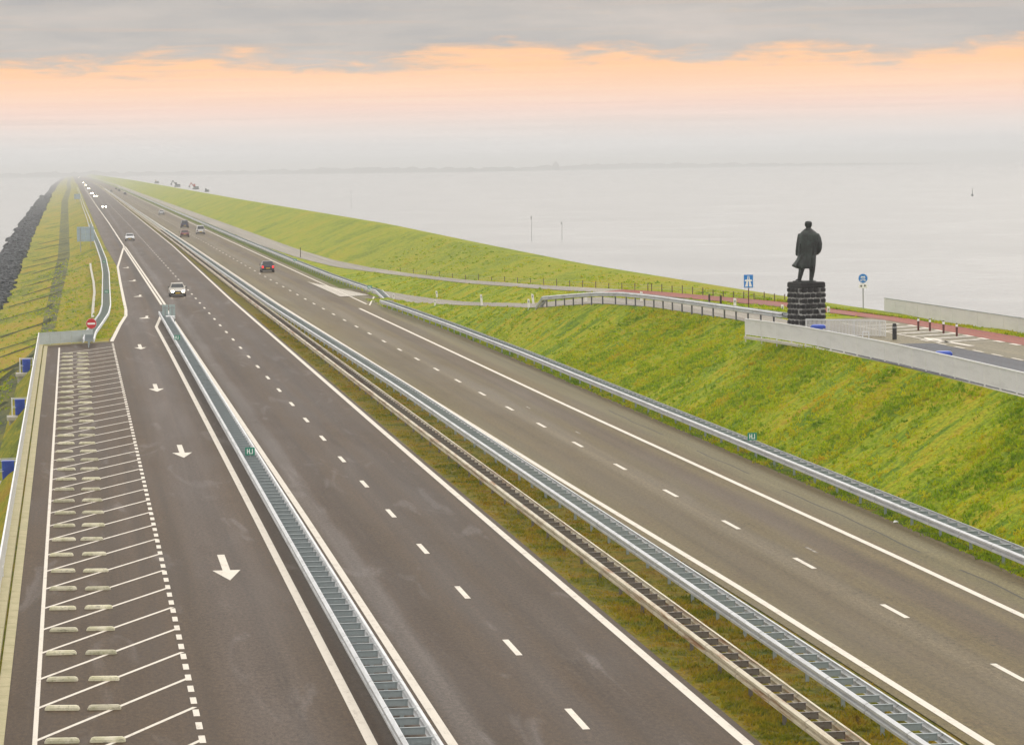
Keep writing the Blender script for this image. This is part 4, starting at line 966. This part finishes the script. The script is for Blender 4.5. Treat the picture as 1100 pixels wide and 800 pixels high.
# work machines on the dike crest
mk('machine_dark', (.08,.1,.1), .7, spec=.2); mk('machine_red', (.36,.07,.05), .6); mk('machine_pale', (.6,.5,.45), .6)
def machine(u, v, s, cm, bm, label, boom=True, tall=1.):
    x, y, z = px(u, v, 4.45); r = empty('excavator', (x, y, 4.3), R(70), label, 'work machine', 'work machines on the dike crest'); r.scale = (s,)*3
    for q in (-1, 1): MB().loft([[(q*.9-.25,yy,z0),(q*.9+.25,yy,z0),(q*.9+.25,yy,z1),(q*.9-.25,yy,z1)] for yy, z0, z1 in ((-1.9,.35,.5),(-1.6,0,.8),(1.6,0,.8),(1.9,.35,.5))]).build('track', M['machine_dark'], r)
    MB().loft([[(-1.2,-1.7,z_),(1.2,-1.7,z_),(1.2,1.2,z_),(-1.2,1.2,z_)] for z_ in (.95,1.7)]+[[(-1.1,-1.5,1.85),(1.1,-1.5,1.85),(1.1,1.,1.85),(-1.1,1.,1.85)]]).build('body', M[cm], r)
    c = MB().loft([[(-1.1,.1,1.86),(-.1,.1,1.86),(-.1,1.3,1.86),(-1.1,1.3,1.86)],[(-1.05,.2,3.*tall),(-.15,.2,3.*tall),(-.15,1.,3.*tall),(-1.05,1.,3.*tall)]]).build('cab', M[bm], r)
    MB().box(-1.,-.2,.3,1.15,3.*tall,3.*tall+.1).build('cab_roof', M[cm], c)
    if boom:
        MB().bar((.3,1.2,1.7),(.3,3.2,4.3),.35,.5).bar((.3,3.2,4.3),(.3,4.2,2.2),.3,.35).build('boom', M[bm], r)
        MB().loft([[(-.3,4.0,1.3),(.9,4.0,1.3),(.9,4.6,1.4),(-.3,4.6,1.4)],[(-.3,3.9,2.2),(.9,3.9,2.2),(.9,4.5,2.3),(-.3,4.5,2.3)]]).build('bucket', M['machine_dark'], r)
machine(190.5,200.6,.82,'machine_dark','machine_dark','dark green work machine with raised arm on the hazy dike crest')
machine(210.3,203.2,.74,'machine_dark','machine_red','red and white work machine on the dike crest',True,1.15)
machine(222.3,205.8,.48,'machine_dark','machine_dark','small dark work machine right of the red one on the crest',False)
machine(168.3,196.8,.8,'machine_dark','machine_pale','faint small work machine, farthest along the crest',False)

# stakes in the water, litter, buoy
for i, (u, v, h) in enumerate(((571,258,5.6),(603.5,257,4.),(377.5,224,7.5))):
    x, y, _ = px(u, v, -4.5); r = empty('fishing_stake', (x, y, -4.5), 0, ['thin dark stake in the grey water, taller of a close pair','thin faint stake in the grey water, shorter of a close pair','thin stake standing alone in the water near the dike crest'][i], 'stake', 'stakes in the water')
    MB().tube((0,0,-3),(random.uniform(-.2,.2),0,h),.08,.05,8).build('pole', M['stake_grey'], r); MB().loft([[(-.12,-.12,z_),(.12,-.12,z_),(.12,.12,z_),(-.12,.12,z_)] for z_ in (h*.9,h+.15)]).build('topmark', M['stake_grey'], r)
x, y, _ = px(1044.5,210.5,-4.5); r = empty('buoy', (x, y, -4.5), 0, 'tiny dark buoy far out on the grey water at right', 'buoy')
MB().tube((0,0,-.5),(0,0,.8),.7,.5,12).build('float', M['machine_dark'], r); MB().tube((0,0,.8),(0,0,3.6),.18,.1,8).build('mast', M['machine_dark'], r)
for i, (u, v) in enumerate(((962,561.5),)):
    x, y, _ = px(u, v, 0.); r = MB(); r.loft([[(a*.7,b*.7,c_*.7) for a, b, c_ in q] for q in ([(-.14,-.1,0),(.16,-.08,0),(.12,.12,0),(-.1,.09,0)],[(-.15,-.06,.05),(.1,-.1,.07),(.16,.06,.05),(-.04,.12,.08)],[(-.05,-.03,.1),(.05,-.04,.11),(.04,.05,.09),(-.04,.04,.12)])])
    tag(r.build('litter_paper', M['sign_white'], None, (x, y, .02)), 'crumpled white paper at the asphalt edge below the right guard rail', 'litter')

# ------------------------------------------------------------------ far shore in the haze
def far_shore():
    us = np.linspace(-160, 1010, 240); vb = np.interp(us, [-160,0,250,512,700,850,1010], [191.5,190,187.5,184.8,180.6,176.6,172.6])
    low = []; 
    for u, v in zip(us, vb):
        x, y, _ = px(u, v, -4.5); low.append((x, y))
    low = np.array(low); d = np.linalg.norm(low, axis=1); f = np.minimum(1, 10500/d); low *= f[:, None]
    hg = 11 + 2.5*np.sin(us*.021) + 1.5*np.sin(us*.13+1) + 1.5*np.sin(us*.31+2) + rng.random(len(us))*5
    hg *= np.clip((1010-us)/200, .1, 1); rings = []
    for (x, y), h in zip(low, hg):
        n = np.array((x, y))/math.hypot(x, y)
        rings.append([(x, y, -5.), (x+n[0]*60, y+n[1]*60, -5+h*.55), (x+n[0]*160, y+n[1]*160, -5+h), (x+n[0]*900, y+n[1]*900, -5+h*.8), (x+n[0]*1000, y+n[1]*1000, -6.)])
    mb = MB().loft(rings); o = structure(mb, 'far_hills', M['far_land']); fix_normals(o.data)
    x, y, _ = px(597, 182.9, -4.5); k = min(1, 10300/math.hypot(x, y)); x *= k; y *= k
    r = empty('church', (x, y, -4.5), 0, 'tiny church spire on the far hazy shore', 'church')
    MB().box(-9,9,-9,9,0,16).build('tower', M['far_land'], r); MB().loft([[(-9,-9,16),(9,-9,16),(9,9,16),(-9,9,16)],[(-.5,-.5,27),(.5,-.5,27),(.5,.5,27),(-.5,.5,27)]]).build('spire', M['far_land'], r)
far_shore()

# ------------------------------------------------------------------ haze
HAZE_TOP = 34.
mb = MB(); mb.box(-43000,43000,-7000,43000,-9.5,HAZE_TOP)
hz = mb.build('haze', []); tag(hz, kind='stuff'); hz.data.materials.clear()
hm = bpy.data.materials.new('haze_air'); hm.use_nodes = True; nt = hm.node_tree; nt.nodes.clear()
pv = nt.nodes.new('ShaderNodeVolumePrincipled'); out = nt.nodes.new('ShaderNodeOutputMaterial'); nt.links.new(pv.outputs[0], out.inputs['Volume'])
pv.inputs['Density'].default_value = .00024; pv.inputs['Color'].default_value = (.96,.98,1.,1); pv.inputs['Anisotropy'].default_value = 0.
hz.data.materials.append(hm)

# ------------------------------------------------------------------ sky, sun
SUN_AZ, SUN_EL = R(28), R(38)          # azimuth to the right of the road's direction
w = bpy.data.worlds.new('World'); sc.world = w; w.use_nodes = True
n = N(w.node_tree); bg = w.node_tree.nodes['Background']; bg.inputs['Strength'].default_value = .1
sky = n.n('ShaderNodeTexSky', sky_type='NISHITA'); sky.sun_disc = False; sky.sun_elevation = SUN_EL; sky.sun_rotation = SUN_AZ
tc = n.n('ShaderNodeTexCoord').outputs['Generated']; X, Y, Z = n.xyz(tc)
el = n.math('MULTIPLY', n.math('ARCSINE', Z), 180/PI)
az = n.math('MULTIPLY', n.math('ARCTAN2', X, Y), 180/PI)
cv = n.n('ShaderNodeCombineXYZ'); n.l(az, cv.inputs[0]); n.l(n.math('MULTIPLY', el, 5.5), cv.inputs[1])
nz1 = n.noise(n.scale(cv.outputs[0], (.32,.32,1)), 1., 7, .58, .3); nz2 = n.noise(n.scale(cv.outputs[0], (1.1,1.3,1)), 1., 6, .6, .6); nz3 = n.noise(n.scale(cv.outputs[0], (.12,.25,1)), 1., 5, .55)
low = n.ramp(n.math('MULTIPLY', el, 1/3.), [(0., (7.6,7.55,7.5)), (.13, (8.0,7.6,7.35)), (.23, (8.8,7.6,7.0)), (.34, (9.9,7.3,6.2)), (.46, (10.8,7.2,5.1)), (.6, (11.2,6.6,3.7)), (.75, (11.,6.4,3.5)), (1., (9.5,6.2,4.2))])
streak = n.noise(n.scale(cv.outputs[0], (.15,1.8,1)), 1., 4, .55)
low = n.mix(.5, low, n.ramp(streak, [(.3, .9), (.7, 1.1)]), 'MULTIPLY')
cl = n.ramp(n.math('ADD', n.math('MULTIPLY', nz1, .6), n.math('MULTIPLY', nz3, .4)), [(.34, (4.6,4.5,4.5)), (.5, (5.6,5.25,4.95)), (.66, (6.7,6.0,5.5))])
cl = n.mix(n.math('MULTIPLY', n.remap(nz2, .56, .78), .35), cl, (7.6,6.2,4.8))
edge = n.math('ADD', el, n.math('ADD', n.math('MULTIPLY', n.math('SUBTRACT', nz1, .5), 1.5), n.math('MULTIPLY', n.math('SUBTRACT', nz2, .5), .7)))
deck = n.remap(edge, 1.66, 2.12)
c = n.mix(deck, low, cl)
# thin bars just below the deck
c = n.mix(n.math('MULTIPLY', n.math('MULTIPLY', n.remap(streak, .52, .7), n.remap(el, 1.35, 1.75)), .5), c, (6.6,5.4,4.6))
hi = n.ramp(n.noise(tc, 2.2, 5, .55, .3), [(.3, (13.7,13.1,12.3)), (.7, (18.6,17.4,15.7))])
over = n.mix(.16, hi, sky.outputs[0])
c = n.mix(n.remap(el, 3.4, 9.), c, over)
c = n.mix(n.math('LESS_THAN', el, -.08), c, (0.,0.,0.))
n.l(c, bg.inputs['Color'])
sl = bpy.data.lights.new('Sun', 'SUN'); sl.energy = .9; sl.angle = R(35); sl.color = (1., .95, .88)
so = bpy.data.objects.new('Sun', sl); COL.objects.link(so)
from mathutils import Vector, Matrix
sd = Vector((math.sin(SUN_AZ)*math.cos(SUN_EL), math.cos(SUN_AZ)*math.cos(SUN_EL), math.sin(SUN_EL)))
so.rotation_euler = sd.to_track_quat('Z', 'Y').to_euler(); so.location = (60, 200, 120)

# ------------------------------------------------------------------ camera, render settings
cd = bpy.data.cameras.new('Camera'); co = bpy.data.objects.new('Camera', cd); COL.objects.link(co)
cd.sensor_width = 36.; cd.lens = 36.*FPX/1100.; cd.clip_start = .5; cd.clip_end = 120000.
co.matrix_world = Matrix(((CR[0],CU[0],-CF[0],0.),(CR[1],CU[1],-CF[1],0.),(CR[2],CU[2],-CF[2],CAMH),(0,0,0,1)))
sc.camera = co
sc.view_settings.view_transform = 'Standard'; sc.view_settings.look = 'None'; sc.view_settings.exposure = 0.; sc.view_settings.gamma = 1.
sc.view_settings.use_curve_mapping = False
sc.render.engine = 'CYCLES'; sc.cycles.use_denoising = True; sc.cycles.denoiser = 'OPENIMAGEDENOISE'; sc.cycles.denoising_input_passes = 'RGB_ALBEDO_NORMAL'; sc.cycles.denoising_prefilter = 'ACCURATE'; sc.cycles.max_bounces = 6; sc.cycles.volume_bounces = 0
sc.cycles.sample_clamp_indirect = 6.
